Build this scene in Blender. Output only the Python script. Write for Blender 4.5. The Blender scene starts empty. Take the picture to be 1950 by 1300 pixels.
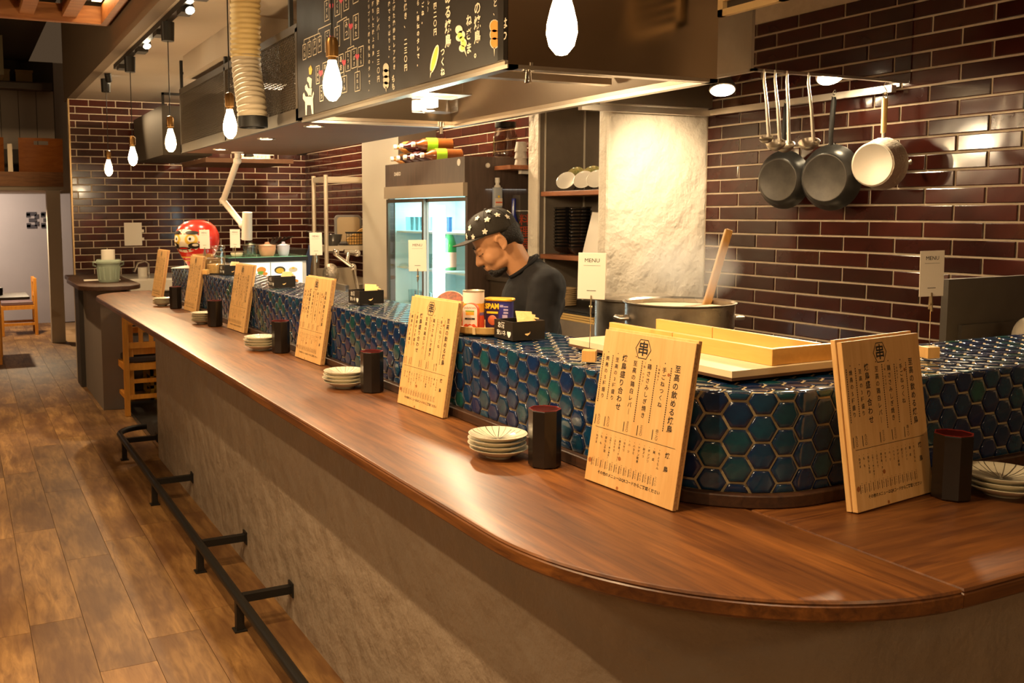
import bpy, bmesh, math, random
from mathutils import Vector, Matrix, Euler
random.seed(7)
scene = bpy.context.scene
C = scene.collection
PI = math.pi

# ------------------------------------------------------------------ camera
YAW, PITCH, ROLL, FL, CX, CY = 0.43923, 0.09621, -0.00487, 1791.69, 767.364, 576.069
CAMZ = 1.70
_f = Vector((math.sin(YAW)*math.cos(PITCH), math.cos(YAW)*math.cos(PITCH), -math.sin(PITCH)))
_r0 = Vector((math.cos(YAW), -math.sin(YAW), 0.0)); _u0 = _r0.cross(_f)
_r = _r0*math.cos(ROLL) + _u0*math.sin(ROLL)
_u = -_r0*math.sin(ROLL) + _u0*math.cos(ROLL)
camd = bpy.data.cameras.new('camera'); cam = bpy.data.objects.new('camera', camd); C.objects.link(cam)
camd.sensor_width = 36.0; camd.lens = 36.0*FL/1950
camd.shift_x = (975-CX)/1950; camd.shift_y = (CY-650)/1950
camd.clip_start = 0.05; camd.clip_end = 60
m3 = Matrix((_r, _u, -_f)).transposed()
cam.matrix_world = Matrix.Translation((0, 0, CAMZ)) @ m3.to_4x4()
camd.dof.use_dof = True; camd.dof.focus_distance = 2.6; camd.dof.aperture_fstop = 14.0
scene.camera = cam
def ray(x, y): return _f + _r*((x-CX)/FL) - _u*((y-CY)/FL)
def onX(x, y, X): d = ray(x, y); d = d*(X/d.x); return Vector((d.x, d.y, d.z+CAMZ))
def onY(x, y, Y): d = ray(x, y); d = d*(Y/d.y); return Vector((d.x, d.y, d.z+CAMZ))
def onZ(x, y, Z): d = ray(x, y); d = d*((Z-CAMZ)/d.z); return Vector((d.x, d.y, Z))
def pj(p):
    q = Vector(p)-Vector((0, 0, CAMZ)); z = q.dot(_f)
    return CX+FL*q.dot(_r)/z, CY-FL*q.dot(_u)/z, z

# ------------------------------------------------------------------ world, view and large lights
vs = scene.view_settings
vs.view_transform = 'Standard'; vs.look = 'None'; vs.gamma = 1.0; vs.use_curve_mapping = False
vs.exposure = 1.0
w = bpy.data.worlds.new('room_air'); scene.world = w; w.use_nodes = True
bg = w.node_tree.nodes['Background']; bg.inputs[0].default_value = (1.0, 0.62, 0.34, 1); bg.inputs[1].default_value = 0.035
WARM = (1.0, 0.69, 0.37); WARM2 = (1.0, 0.76, 0.47); COOL = (0.72, 0.95, 1.0)
def spot(name, loc, target, watt, deg, blend=0.4, col=WARM, r=0.03):
    l = bpy.data.lights.new(name, 'SPOT'); l.energy = watt; l.spot_size = math.radians(deg); l.spot_blend = blend
    l.color = col; l.shadow_soft_size = r
    o = bpy.data.objects.new(name, l); C.objects.link(o); o.location = loc
    o.rotation_euler = (Vector(target)-Vector(loc)).to_track_quat('-Z', 'Y').to_euler(); return o
def point(name, loc, watt, col=WARM, r=0.03):
    l = bpy.data.lights.new(name, 'POINT'); l.energy = watt; l.color = col; l.shadow_soft_size = r
    o = bpy.data.objects.new(name, l); C.objects.link(o); o.location = loc; return o
def area(name, loc, target, watt, sx, sy, col=WARM):
    l = bpy.data.lights.new(name, 'AREA'); l.energy = watt; l.shape = 'RECTANGLE'; l.size = sx; l.size_y = sy; l.color = col
    o = bpy.data.objects.new(name, l); C.objects.link(o); o.location = loc
    o.rotation_euler = (Vector(target)-Vector(loc)).to_track_quat('-Z', 'Y').to_euler(); return o
# ceiling spots of the dining side (above and behind the place the photograph was taken from)
for yy in (1.6, 3.2, 4.8, 6.4):
    spot('dining_spot', (-0.05, yy, 3.15), (0.95, yy+0.2, 0.3), 80, 80, 0.4, WARM, 0.02)
for yy in (2.2, 4.6):
    spot('dining_spot', (-0.9, yy, 3.15), (0.6, yy+.6, 0.2), 80, 80, 0.5, WARM, 0.03)
spot('dining_spot', (-0.2, 8.6, 3.3), (0.1, 9.0, 0), 110, 70, 0.6, WARM, 0.04)
# point lights of the dining side and kitchen: unseen, added as fill
for q, wt in (((-1.5, -1.0, 2.6), 24), ((-1.7, 2.6, 2.6), 22), ((-1.7, 6.0, 2.6), 30), ((1.9, -1.4, 2.4), 15)):
    point('dining_fill', q, wt, WARM, .12)
spot('far_ceiling_spot', (1.50, 9.55, 2.78), (0.25, 5.2, 0), 85, 62, 0.5, WARM, .03)
point('kitchen_fill', (2.75, 5.9, 2.72), 55, WARM2, .08)  # added fill, lifts the dark niche wall
point('kitchen_fill', (2.70, 8.6, 2.72), 45, WARM2, .08)
spot('dining_spot', (0.75, 13.6, 1.96), (0.75, 13.2, 0), 90, 120, 0.6, WARM2, 0.05)  # added under the loft to brighten the back floor
spot('dining_spot', (-0.4, 14.3, 1.96), (1.0, 15.6, 0.9), 90, 120, 0.6, (1, .80, .66), 0.05)  # added under the loft to brighten the numbered end wall
spot('dining_spot', (-0.6, 10.6, 3.5), (0.6, 14.2, 2.45), 60, 40, 0.8, WARM, 0.05)

# ------------------------------------------------------------------ materials
MATS = {}
def nodes(m): return m.node_tree.nodes, m.node_tree.links
def mat(name, col, rough=0.5, metal=0.0, var=0.0, vscale=6.0, bump=0.0, bscale=40.0, rnd=0.0, coat=0.0, spec=0.5,
        emit=None, es=0.0, alpha=1.0, trans=0.0, ior=1.45, col2=None, stretch=(1, 1, 1), bdetail=4.0, rvar=0.0, sheen=0.0, bdist=0.01):
    if name in MATS: return MATS[name]
    m = bpy.data.materials.new(name); m.use_nodes = True; N, L = nodes(m)
    b = N['Principled BSDF']; MATS[name] = m
    c4 = (*col, 1)
    b.inputs['Base Color'].default_value = c4; b.inputs['Roughness'].default_value = rough; b.inputs['Metallic'].default_value = metal
    b.inputs['Coat Weight'].default_value = coat; b.inputs['Coat Roughness'].default_value = 0.06
    b.inputs['Specular IOR Level'].default_value = spec; b.inputs['IOR'].default_value = ior
    b.inputs['Transmission Weight'].default_value = trans; b.inputs['Sheen Weight'].default_value = sheen
    if alpha < 1: b.inputs['Alpha'].default_value = alpha
    if emit: b.inputs['Emission Color'].default_value = (*emit, 1); b.inputs['Emission Strength'].default_value = es
    tc = None
    def coord():
        nonlocal tc
        if tc is None:
            t = N.new('ShaderNodeTexCoord'); mp = N.new('ShaderNodeMapping'); mp.inputs['Scale'].default_value = stretch
            L.new(t.outputs['Object'], mp.inputs[0]); tc = mp
        return tc.outputs[0]
    cur = None
    if var > 0 or col2:
        n = N.new('ShaderNodeTexNoise'); n.inputs['Scale'].default_value = vscale; n.inputs['Detail'].default_value = 5; n.inputs['Roughness'].default_value = 0.6
        L.new(coord(), n.inputs[0])
        mr = N.new('ShaderNodeMapRange'); mr.inputs[1].default_value = 0.3; mr.inputs[2].default_value = 0.7
        L.new(n.outputs[0], mr.inputs[0])
        mx = N.new('ShaderNodeMix'); mx.data_type = 'RGBA'
        c2 = col2 if col2 else tuple(max(0, x*(1-var)) for x in col)
        mx.inputs[6].default_value = c4; mx.inputs[7].default_value = (*c2, 1)
        L.new(mr.outputs[0], mx.inputs[0]); cur = mx.outputs[2]
    if rnd > 0:
        oi = N.new('ShaderNodeObjectInfo'); mr = N.new('ShaderNodeMapRange'); mr.inputs[3].default_value = 1-rnd; mr.inputs[4].default_value = 1+rnd
        L.new(oi.outputs['Random'], mr.inputs[0])
        h = N.new('ShaderNodeHueSaturation'); L.new(mr.outputs[0], h.inputs['Value'])
        if cur: L.new(cur, h.inputs['Color'])
        else: h.inputs['Color'].default_value = c4
        cur = h.outputs[0]
    if cur: L.new(cur, b.inputs['Base Color'])
    if rvar > 0:
        n = N.new('ShaderNodeTexNoise'); n.inputs['Scale'].default_value = vscale*1.7; L.new(coord(), n.inputs[0])
        mr = N.new('ShaderNodeMapRange'); mr.inputs[1].default_value = .3; mr.inputs[2].default_value = .7
        mr.inputs[3].default_value = max(0.02, rough-rvar); mr.inputs[4].default_value = min(1, rough+rvar)
        L.new(n.outputs[0], mr.inputs[0]); L.new(mr.outputs[0], b.inputs['Roughness'])
    if bump > 0:
        n = N.new('ShaderNodeTexNoise'); n.inputs['Scale'].default_value = bscale; n.inputs['Detail'].default_value = bdetail
        L.new(coord(), n.inputs[0])
        bp = N.new('ShaderNodeBump'); bp.inputs['Strength'].default_value = bump; bp.inputs['Distance'].default_value = bdist
        L.new(n.outputs[0], bp.inputs['Height']); L.new(bp.outputs[0], b.inputs['Normal'])
    return m
def wood(name, c1, c2, rough=0.4, axis=1, scale=7.0, rnd=0.12, coat=0.0, bump=0.05, blotch=0.0, stretch=14.0, c3=None, spec=0.5):
    if name in MATS: return MATS[name]
    m = bpy.data.materials.new(name); m.use_nodes = True; N, L = nodes(m); MATS[name] = m; b = N['Principled BSDF']
    b.inputs['Roughness'].default_value = rough; b.inputs['Coat Weight'].default_value = coat; b.inputs['Coat Roughness'].default_value = 0.25
    b.inputs['Specular IOR Level'].default_value = spec
    t = N.new('ShaderNodeTexCoord'); oi = N.new('ShaderNodeObjectInfo')
    add = N.new('ShaderNodeVectorMath'); add.operation = 'ADD'
    mul = N.new('ShaderNodeMath'); mul.operation = 'MULTIPLY'; mul.inputs[1].default_value = 37.0
    L.new(oi.outputs['Random'], mul.inputs[0]); cmb = N.new('ShaderNodeCombineXYZ')
    for i in range(3): L.new(mul.outputs[0], cmb.inputs[i])
    L.new(t.outputs['Object'], add.inputs[0]); L.new(cmb.outputs[0], add.inputs[1])
    mp = N.new('ShaderNodeMapping'); s = [stretch]*3; s[axis] = 1.0; mp.inputs['Scale'].default_value = s
    L.new(add.outputs[0], mp.inputs[0])
    n = N.new('ShaderNodeTexNoise'); n.inputs['Scale'].default_value = scale; n.inputs['Detail'].default_value = 7; n.inputs['Roughness'].default_value = 0.62; n.inputs['Distortion'].default_value = 0.6
    L.new(mp.outputs[0], n.inputs[0])
    r = N.new('ShaderNodeValToRGB'); r.color_ramp.elements[0].position = 0.32; r.color_ramp.elements[1].position = 0.68
    r.color_ramp.elements[0].color = (*c2, 1); r.color_ramp.elements[1].color = (*c1, 1)
    L.new(n.outputs[0], r.inputs[0]); cur = r.outputs[0]
    if blotch > 0:
        mp2 = N.new('ShaderNodeMapping'); s2 = [3.0]*3; s2[axis] = 1.0; mp2.inputs['Scale'].default_value = s2; L.new(add.outputs[0], mp2.inputs[0])
        n2 = N.new('ShaderNodeTexNoise'); n2.inputs['Scale'].default_value = 2.2; n2.inputs['Detail'].default_value = 3; L.new(mp2.outputs[0], n2.inputs[0])
        mr = N.new('ShaderNodeMapRange'); mr.inputs[1].default_value = .38; mr.inputs[2].default_value = .62; mr.inputs[4].default_value = blotch
        L.new(n2.outputs[0], mr.inputs[0]); mx = N.new('ShaderNodeMix'); mx.data_type = 'RGBA'
        mx.inputs[7].default_value = (*(c3 or c2), 1); L.new(cur, mx.inputs[6]); L.new(mr.outputs[0], mx.inputs[0]); cur = mx.outputs[2]
    mr = N.new('ShaderNodeMapRange'); mr.inputs[3].default_value = 1-rnd; mr.inputs[4].default_value = 1+rnd; L.new(oi.outputs['Random'], mr.inputs[0])
    h = N.new('ShaderNodeHueSaturation'); L.new(mr.outputs[0], h.inputs['Value']); L.new(cur, h.inputs['Color']); L.new(h.outputs[0], b.inputs['Base Color'])
    if bump:
        bp = N.new('ShaderNodeBump'); bp.inputs['Strength'].default_value = bump; bp.inputs['Distance'].default_value = 0.004
        L.new(n.outputs[0], bp.inputs['Height']); L.new(bp.outputs[0], b.inputs['Normal'])
    return m
def glass(name, col=(1, 1, 1), rough=0.02, mixin=0.12):
    # thin pane or vessel: mostly clear with a glossy film
    if name in MATS: return MATS[name]
    m = bpy.data.materials.new(name); m.use_nodes = True; N, L = nodes(m); MATS[name] = m
    N.remove(N['Principled BSDF']); out = N['Material Output']
    t = N.new('ShaderNodeBsdfTransparent'); t.inputs[0].default_value = (*col, 1)
    g = N.new('ShaderNodeBsdfGlossy'); g.inputs['Roughness'].default_value = rough
    lw = N.new('ShaderNodeLayerWeight'); lw.inputs[0].default_value = 0.5
    pw = N.new('ShaderNodeMath'); pw.operation = 'POWER'; pw.inputs[1].default_value = 3.0; L.new(lw.outputs['Facing'], pw.inputs[0])
    ma = N.new('ShaderNodeMath'); ma.operation = 'MULTIPLY_ADD'; ma.inputs[1].default_value = 0.15+mixin; ma.inputs[2].default_value = 0.03+mixin*.15; ma.use_clamp = True; L.new(pw.outputs[0], ma.inputs[0])
    mx = N.new('ShaderNodeMixShader'); L.new(ma.outputs[0], mx.inputs[0]); L.new(t.outputs[0], mx.inputs[1]); L.new(g.outputs[0], mx.inputs[2])
    L.new(mx.outputs[0], out.inputs[0]); return m
def emis(name, col, s):
    if name in MATS: return MATS[name]
    m = bpy.data.materials.new(name); m.use_nodes = True; N, L = nodes(m); MATS[name] = m
    N.remove(N['Principled BSDF']); e = N.new('ShaderNodeEmission'); e.inputs[0].default_value = (*col, 1); e.inputs[1].default_value = s
    L.new(e.outputs[0], N['Material Output'].inputs[0]); return m
def hexglaze(name):
    m = bpy.data.materials.new(name); m.use_nodes = True; N, L = nodes(m); MATS[name] = m; b = N['Principled BSDF']
    b.inputs['Roughness'].default_value = 0.12; b.inputs['Coat Weight'].default_value = 0.6; b.inputs['Coat Roughness'].default_value = 0.04
    at = N.new('ShaderNodeAttribute'); at.attribute_name = 'glaze'     # x: pool at the tile's middle, y: hue of the firing, z: random
    sx = N.new('ShaderNodeSeparateColor'); L.new(at.outputs['Color'], sx.inputs[0])
    t = N.new('ShaderNodeTexCoord'); n = N.new('ShaderNodeTexNoise'); n.inputs['Scale'].default_value = 55; n.inputs['Detail'].default_value = 4; L.new(t.outputs['Object'], n.inputs[0])
    r1 = N.new('ShaderNodeValToRGB'); r1.color_ramp.elements[0].color = (0.003, 0.008, 0.040, 1); r1.color_ramp.elements[1].color = (0.005, 0.035, 0.045, 1)
    e = r1.color_ramp.elements.new(0.5); e.color = (0.003, 0.014, 0.055, 1)
    r2 = N.new('ShaderNodeValToRGB'); r2.color_ramp.elements[0].color = (0.005, 0.020, 0.095, 1); r2.color_ramp.elements[1].color = (0.018, 0.115, 0.050, 1)
    e = r2.color_ramp.elements.new(0.5); e.color = (0.007, 0.060, 0.105, 1)
    L.new(sx.outputs[1], r1.inputs[0]); L.new(sx.outputs[1], r2.inputs[0])
    mm = N.new('ShaderNodeMath'); mm.operation = 'MULTIPLY_ADD'; L.new(n.outputs[0], mm.inputs[0]); mm.inputs[1].default_value = 0.9; mm.inputs[2].default_value = -0.45
    ad = N.new('ShaderNodeMath'); ad.operation = 'ADD'; ad.use_clamp = True; L.new(sx.outputs[0], ad.inputs[0]); L.new(mm.outputs[0], ad.inputs[1])
    mx = N.new('ShaderNodeMix'); mx.data_type = 'RGBA'; L.new(ad.outputs[0], mx.inputs[0]); L.new(r1.outputs[0], mx.inputs[6]); L.new(r2.outputs[0], mx.inputs[7])
    L.new(mx.outputs[2], b.inputs['Base Color'])
    bp = N.new('ShaderNodeBump'); bp.inputs['Strength'].default_value = 0.08; bp.inputs['Distance'].default_value = 0.004; L.new(n.outputs[0], bp.inputs['Height']); L.new(bp.outputs[0], b.inputs['Normal'])
    return m

# ------------------------------------------------------------------ mesh builder
class MB:
    def __init__(s): s.v = []; s.f = []; s.mi = []; s.k = 0
    def add(s, vs, fs):
        o = len(s.v); s.v += [tuple(q) for q in vs]; s.f += [tuple(i+o for i in f) for f in fs]; s.mi += [s.k]*len(fs); return s
    def mat(s, k): s.k = k; return s
    def box(s, x0, x1, y0, y1, z0, z1):
        if x0 > x1: x0, x1 = x1, x0
        if y0 > y1: y0, y1 = y1, y0
        if z0 > z1: z0, z1 = z1, z0
        return s.add([(x0, y0, z0), (x1, y0, z0), (x1, y1, z0), (x0, y1, z0), (x0, y0, z1), (x1, y0, z1), (x1, y1, z1), (x0, y1, z1)],
              [(0, 3, 2, 1), (4, 5, 6, 7), (0, 1, 5, 4), (1, 2, 6, 5), (2, 3, 7, 6), (3, 0, 4, 7)])
    def obox(s, p0, p1, w, h, up=(0, 0, 1)):
        # bar from p0 to p1, w wide and h high
        p0 = Vector(p0); p1 = Vector(p1); d = (p1-p0).normalized(); up = Vector(up)
        a = d.cross(up)
        if a.length < 1e-6: a = d.cross(Vector((1, 0, 0)))
        a.normalize(); b = a.cross(d).normalized(); a = a*(w/2); b = b*(h/2)
        return s.add([p0-a-b, p0+a-b, p0+a+b, p0-a+b, p1-a-b, p1+a-b, p1+a+b, p1-a+b],
              [(0, 1, 2, 3), (7, 6, 5, 4), (0, 4, 5, 1), (1, 5, 6, 2), (2, 6, 7, 3), (3, 7, 4, 0)])
    def cyl(s, p0, p1, r0, r1=None, n=16, caps=True):
        r1 = r0 if r1 is None else r1
        p0 = Vector(p0); p1 = Vector(p1); d = (p1-p0).normalized()
        a = d.orthogonal().normalized(); b = d.cross(a)
        vs = []
        for p, r in ((p0, r0), (p1, r1)):
            for i in range(n):
                t = 2*PI*i/n; vs.append(p+(a*math.cos(t)+b*math.sin(t))*r)
        fs = [(i, (i+1) % n, n+(i+1) % n, n+i) for i in range(n)]
        if caps: fs += [tuple(range(n-1, -1, -1)), tuple(range(n, 2*n))]
        return s.add(vs, fs)
    def lathe(s, prof, n=24, c=(0, 0, 0), axis=None, sx=1.0, sy=1.0):
        c = Vector(c); q = Vector(axis).to_track_quat('Z', 'Y') if axis else None
        vs = []; fs = []; k = len(prof)
        for r, z in prof:
            for i in range(n):
                t = 2*PI*i/n; p = Vector((r*math.cos(t)*sx, r*math.sin(t)*sy, z))
                if q: p = q @ p
                vs.append(c+p)
        for j in range(k-1):
            for i in range(n):
                fs.append((j*n+i, j*n+(i+1) % n, (j+1)*n+(i+1) % n, (j+1)*n+i))
        if prof[0][0] > 1e-5: fs.append(tuple(range(n-1, -1, -1)))
        if prof[-1][0] > 1e-5: fs.append(tuple(range((k-1)*n, k*n)))
        return s.add(vs, fs)
    def tube(s, pts, r, n=8, closed=False, caps=True):
        pts = [Vector(p) for p in pts]; k = len(pts); vs = []; fs = []
        rr = r if hasattr(r, '__len__') else [r]*k
        prev = None
        for i, p in enumerate(pts):
            if closed: t = pts[(i+1) % k]-pts[i-1]
            else: t = pts[min(i+1, k-1)]-pts[max(i-1, 0)]
            t.normalize()
            a = t.orthogonal().normalized() if prev is None else (prev-t*prev.dot(t)).normalized()
            prev = a; b = t.cross(a)
            for j in range(n):
                q = 2*PI*j/n; vs.append(p+(a*math.cos(q)+b*math.sin(q))*rr[i])
        for i in range(k if closed else k-1):
            i2 = (i+1) % k
            for j in range(n): fs.append((i*n+j, i*n+(j+1) % n, i2*n+(j+1) % n, i2*n+j))
        if caps and not closed: fs += [tuple(range(n-1, -1, -1)), tuple(range((k-1)*n, k*n))]
        return s.add(vs, fs)
    def prism(s, poly, z0, z1, fn=None):
        # polygon in a plane extruded from z0 to z1; fn maps (a,b,c) to a point
        fn = fn or (lambda a, b, c: (a, b, c)); n = len(poly)
        vs = [fn(a, b, z0) for a, b in poly]+[fn(a, b, z1) for a, b in poly]
        return s.add(vs, [tuple(range(n-1, -1, -1)), tuple(range(n, 2*n))]+[(i, (i+1) % n, n+(i+1) % n, n+i) for i in range(n)])
    def ell(s, c, r, n=16, m=10, rot=None):
        c = Vector(c); vs = []; fs = []
        for j in range(1, m):
            th = PI*j/m
            for i in range(n):
                ph = 2*PI*i/n; p = Vector((r[0]*math.sin(th)*math.cos(ph), r[1]*math.sin(th)*math.sin(ph), r[2]*math.cos(th)))
                vs.append(c+(rot @ p if rot else p))
        for j in range(m-2):
            for i in range(n): fs.append((j*n+i, (j+1)*n+i, (j+1)*n+(i+1) % n, j*n+(i+1) % n))
        t = Vector((0, 0, r[2])); vs += [c+(rot @ t if rot else t), c-(rot @ t if rot else t)]
        a = (m-1)*n
        for i in range(n): fs.append((a, i, (i+1) % n)); fs.append((a+1, (m-2)*n+(i+1) % n, (m-2)*n+i))
        return s.add(vs, fs)
    def mesh(s, name, off=(0, 0, 0), smooth=None):
        me = bpy.data.meshes.new(name); ox, oy, oz = off
        me.from_pydata([(x-ox, y-oy, z-oz) for x, y, z in s.v], [], s.f)
        if any(s.mi): me.polygons.foreach_set('material_index', s.mi)
        if smooth is not None:
            me.shade_smooth()
            if smooth < 179: me.set_sharp_from_angle(angle=math.radians(smooth))
        return me
    def build(s, name, m, parent=None, off=None, smooth=None, bev=0.0, seg=2):
        if off is None: off = OFF.get(parent, (0, 0, 0)) if parent else (0, 0, 0)
        me = s.mesh(name, off, smooth)
        for q in (m if isinstance(m, (list, tuple)) else [m]): me.materials.append(q)
        o = bpy.data.objects.new(name, me); C.objects.link(o)
        if parent: o.parent = parent; OFF[o] = off
        else: o.location = off
        if bev:
            b = o.modifiers.new('bevel', 'BEVEL'); b.width = bev; b.segments = seg; b.limit_method = 'ANGLE'; b.angle_limit = math.radians(40)
        return o
OFF = {}
def tag(o, label, cat, group=None):
    o['label'] = label; o['category'] = cat
    if group: o['group'] = group
    return o
def struct(o):
    o['kind'] = 'structure'; return o
def thing(name, label, cat, loc=(0, 0, 0), rz=0.0, group=None, local=False):
    o = bpy.data.objects.new(name, None); o.empty_display_size = 0.05; C.objects.link(o)
    o.location = loc; o.rotation_euler = (0, 0, rz); tag(o, label, cat, group)
    OFF[o] = (0, 0, 0) if local else tuple(loc)
    return o
def dup(root, loc=None, rz=None, label=None, group=None):
    r = root.copy(); C.objects.link(r)
    if loc is not None: r.location = loc
    if rz is not None: r.rotation_euler = (0, 0, rz)
    if label: r['label'] = label
    if group: r['group'] = group
    for ch in list(root.children):
        c = ch.copy(); C.objects.link(c); c.parent = r
        for g in list(ch.children):
            d = g.copy(); C.objects.link(d); d.parent = c
    return r
def fmesh(body, size, spacing=1.0, line=1.0, ax='CENTER', ay='TOP', bold=0.0):
    # lettering turned into flat triangles: list of (x, y) vertices and faces
    cu = bpy.data.curves.new('lettering', 'FONT'); cu.body = body; cu.size = size; cu.align_x = ax; cu.align_y = ay
    cu.space_character = spacing; cu.space_line = line; cu.offset = bold; cu.resolution_u = 2; cu.fill_mode = 'FRONT'
    o = bpy.data.objects.new('lettering', cu); C.objects.link(o)
    me = bpy.data.meshes.new_from_object(o.evaluated_get(bpy.context.evaluated_depsgraph_get()))
    vs = [tuple(v.co) for v in me.vertices]; fs = [tuple(p.vertices) for p in me.polygons]
    bpy.data.objects.remove(o); bpy.data.curves.remove(cu); bpy.data.meshes.remove(me)
    return vs, fs
_FC = {}
def text(mb, body, fn, size, vertical=False, line=0.82, ax='CENTER', ay='TOP', bold=0.0, x=0.0, y=0.0, sx=1.0):
    # puts lettering into mb; fn maps (a, b) on the surface to a point
    if vertical: body = '\n'.join(body)
    k = (body, size, line, ax, ay, bold)
    if k not in _FC: _FC[k] = fmesh(body, size, 1.0, line, ax, ay, bold)
    vs, fs = _FC[k]
    return mb.add([fn(x+a*sx, y+b) for a, b, c in vs], fs)

# palette
GROUT = mat('grout', (0.66, 0.54, 0.40), 0.85, var=.15, vscale=30, bump=.2, bscale=120)
TILE = mat('maroon_tile', (0.052, 0.0105, 0.0065), 0.15, rnd=0.40, coat=0.3, var=.3, vscale=9, bump=.035, bscale=14, bdetail=1)
HEX = hexglaze('blue_green_glaze')
HGROUT = mat('tile_joint', (0.44, 0.34, 0.19), 0.85, bump=.2, bscale=150)
PLAST = mat('grey_brown_plaster', (0.32, 0.25, 0.185), 0.5, var=.14, vscale=3, bump=.6, bscale=8, bdetail=10, bdist=.05)
WHITEP = mat('white_plaster', (0.78, 0.70, 0.58), 0.7, var=.06, vscale=4, bump=.8, bscale=9, bdetail=9, bdist=.05)
SMOOTHW = mat('smooth_cream_paint', (0.62, 0.56, 0.46), 0.7, var=.05, vscale=3)
GREYP = mat('grey_panel', (0.20, 0.16, 0.12), 0.5, var=.3, vscale=5, bump=.15, bscale=15)
CTOP = wood('walnut_stain', (0.25, 0.088, 0.018), (0.075, 0.023, 0.006), 0.40, axis=1, scale=3.2, rnd=.05, coat=.12, bump=.10, blotch=.55, c3=(0.045, .013, .005), stretch=16)
CTOPX = wood('walnut_stain_cross', (0.25, 0.088, 0.018), (0.075, 0.023, 0.006), 0.40, axis=0, scale=3.2, rnd=.05, coat=.12, bump=.10, blotch=.55, c3=(0.045, .013, .005), stretch=16)
DTRIM = wood('dark_trim_wood', (0.075, 0.03, 0.012), (0.03, .012, .006), 0.45, axis=1, scale=5)
PLANK = wood('floor_oak', (0.40, 0.215, 0.070), (0.16, 0.072, 0.020), 0.58, axis=1, scale=4.5, rnd=.22, bump=.12, blotch=.75, c3=(.11, .042, .013), stretch=7)
PINE = wood('pine_plywood', (0.74, 0.455, 0.185), (0.63, 0.35, 0.12), 0.5, axis=2, scale=4, rnd=.05, bump=.04, stretch=12)
PINE2 = wood('yellow_board', (0.74, 0.43, 0.115), (0.66, 0.36, 0.085), 0.5, axis=1, scale=4, rnd=.04, bump=.03, stretch=12)
ORANGEW = wood('orange_chair_wood', (0.72, 0.30, 0.035), (0.55, 0.20, 0.02), 0.4, axis=2, scale=5, rnd=.05, stretch=10)
SHELFW = wood('red_brown_shelf', (0.34, 0.12, 0.04), (0.2, .06, .02), 0.4, axis=1, scale=5, stretch=12)
STEEL = mat('stainless_steel', (0.62, 0.56, 0.48), 0.30, 1.0)
STEELB = mat('brushed_hood_steel', (0.46, 0.38, 0.29), 0.33, 1.0, var=.1, vscale=2.5)
MIRROR = mat('polished_steel', (0.80, 0.75, 0.69), 0.035, 1.0)
CHROME = mat('chrome', (0.8, 0.78, 0.74), 0.08, 1.0)
BLACK = mat('black_paint', (0.012, 0.011, 0.010), 0.45)
DARKM = mat('dark_metal', (0.035, 0.028, 0.022), 0.42, 0.4)
BROWNM = mat('dark_brown_paint', (0.055, 0.036, 0.022), 0.55)
PAPER = mat('white_paper', (0.82, 0.76, 0.66), 0.6)
INK = mat('black_ink', (0.012, 0.010, 0.010), 0.6)
# ================================================================== the setting
XW, YF, XS = 3.652, 9.93, 3.485       # kitchen wall, far wall, wall behind the fridge
ZB = 2.827                            # ceiling over the bar
HT, PT = 0.07, 0.2604                 # tile course and tile pitch
# ---- floor
fl = struct(MB().box(-3.6, 4.2, -2.6, 16.2, -0.12, -0.012).build('floor', mat('floor_base', (0.30, 0.18, 0.08), .8)))
pm = MB().box(-0.104, 0.104, -0.624, 0.624, -0.012, 0.0).mesh('plank')
pm.materials.append(PLANK)
k = 0
for i in range(-7, 5):
    x = 0.19+0.21*i+0.105
    st = {0: 4.055, 1: 3.52, 2: 3.72, 3: 3.9}.get(i, 3.3+((i*7) % 5)*0.23)
    y = st-1.25*2
    while y < 15.5:
        if y+1.25 > 1.9:
            o = bpy.data.objects.new('plank', pm); C.objects.link(o); o.parent = fl; o.location = (x, y+0.625, 0)
        y += 1.25
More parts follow.
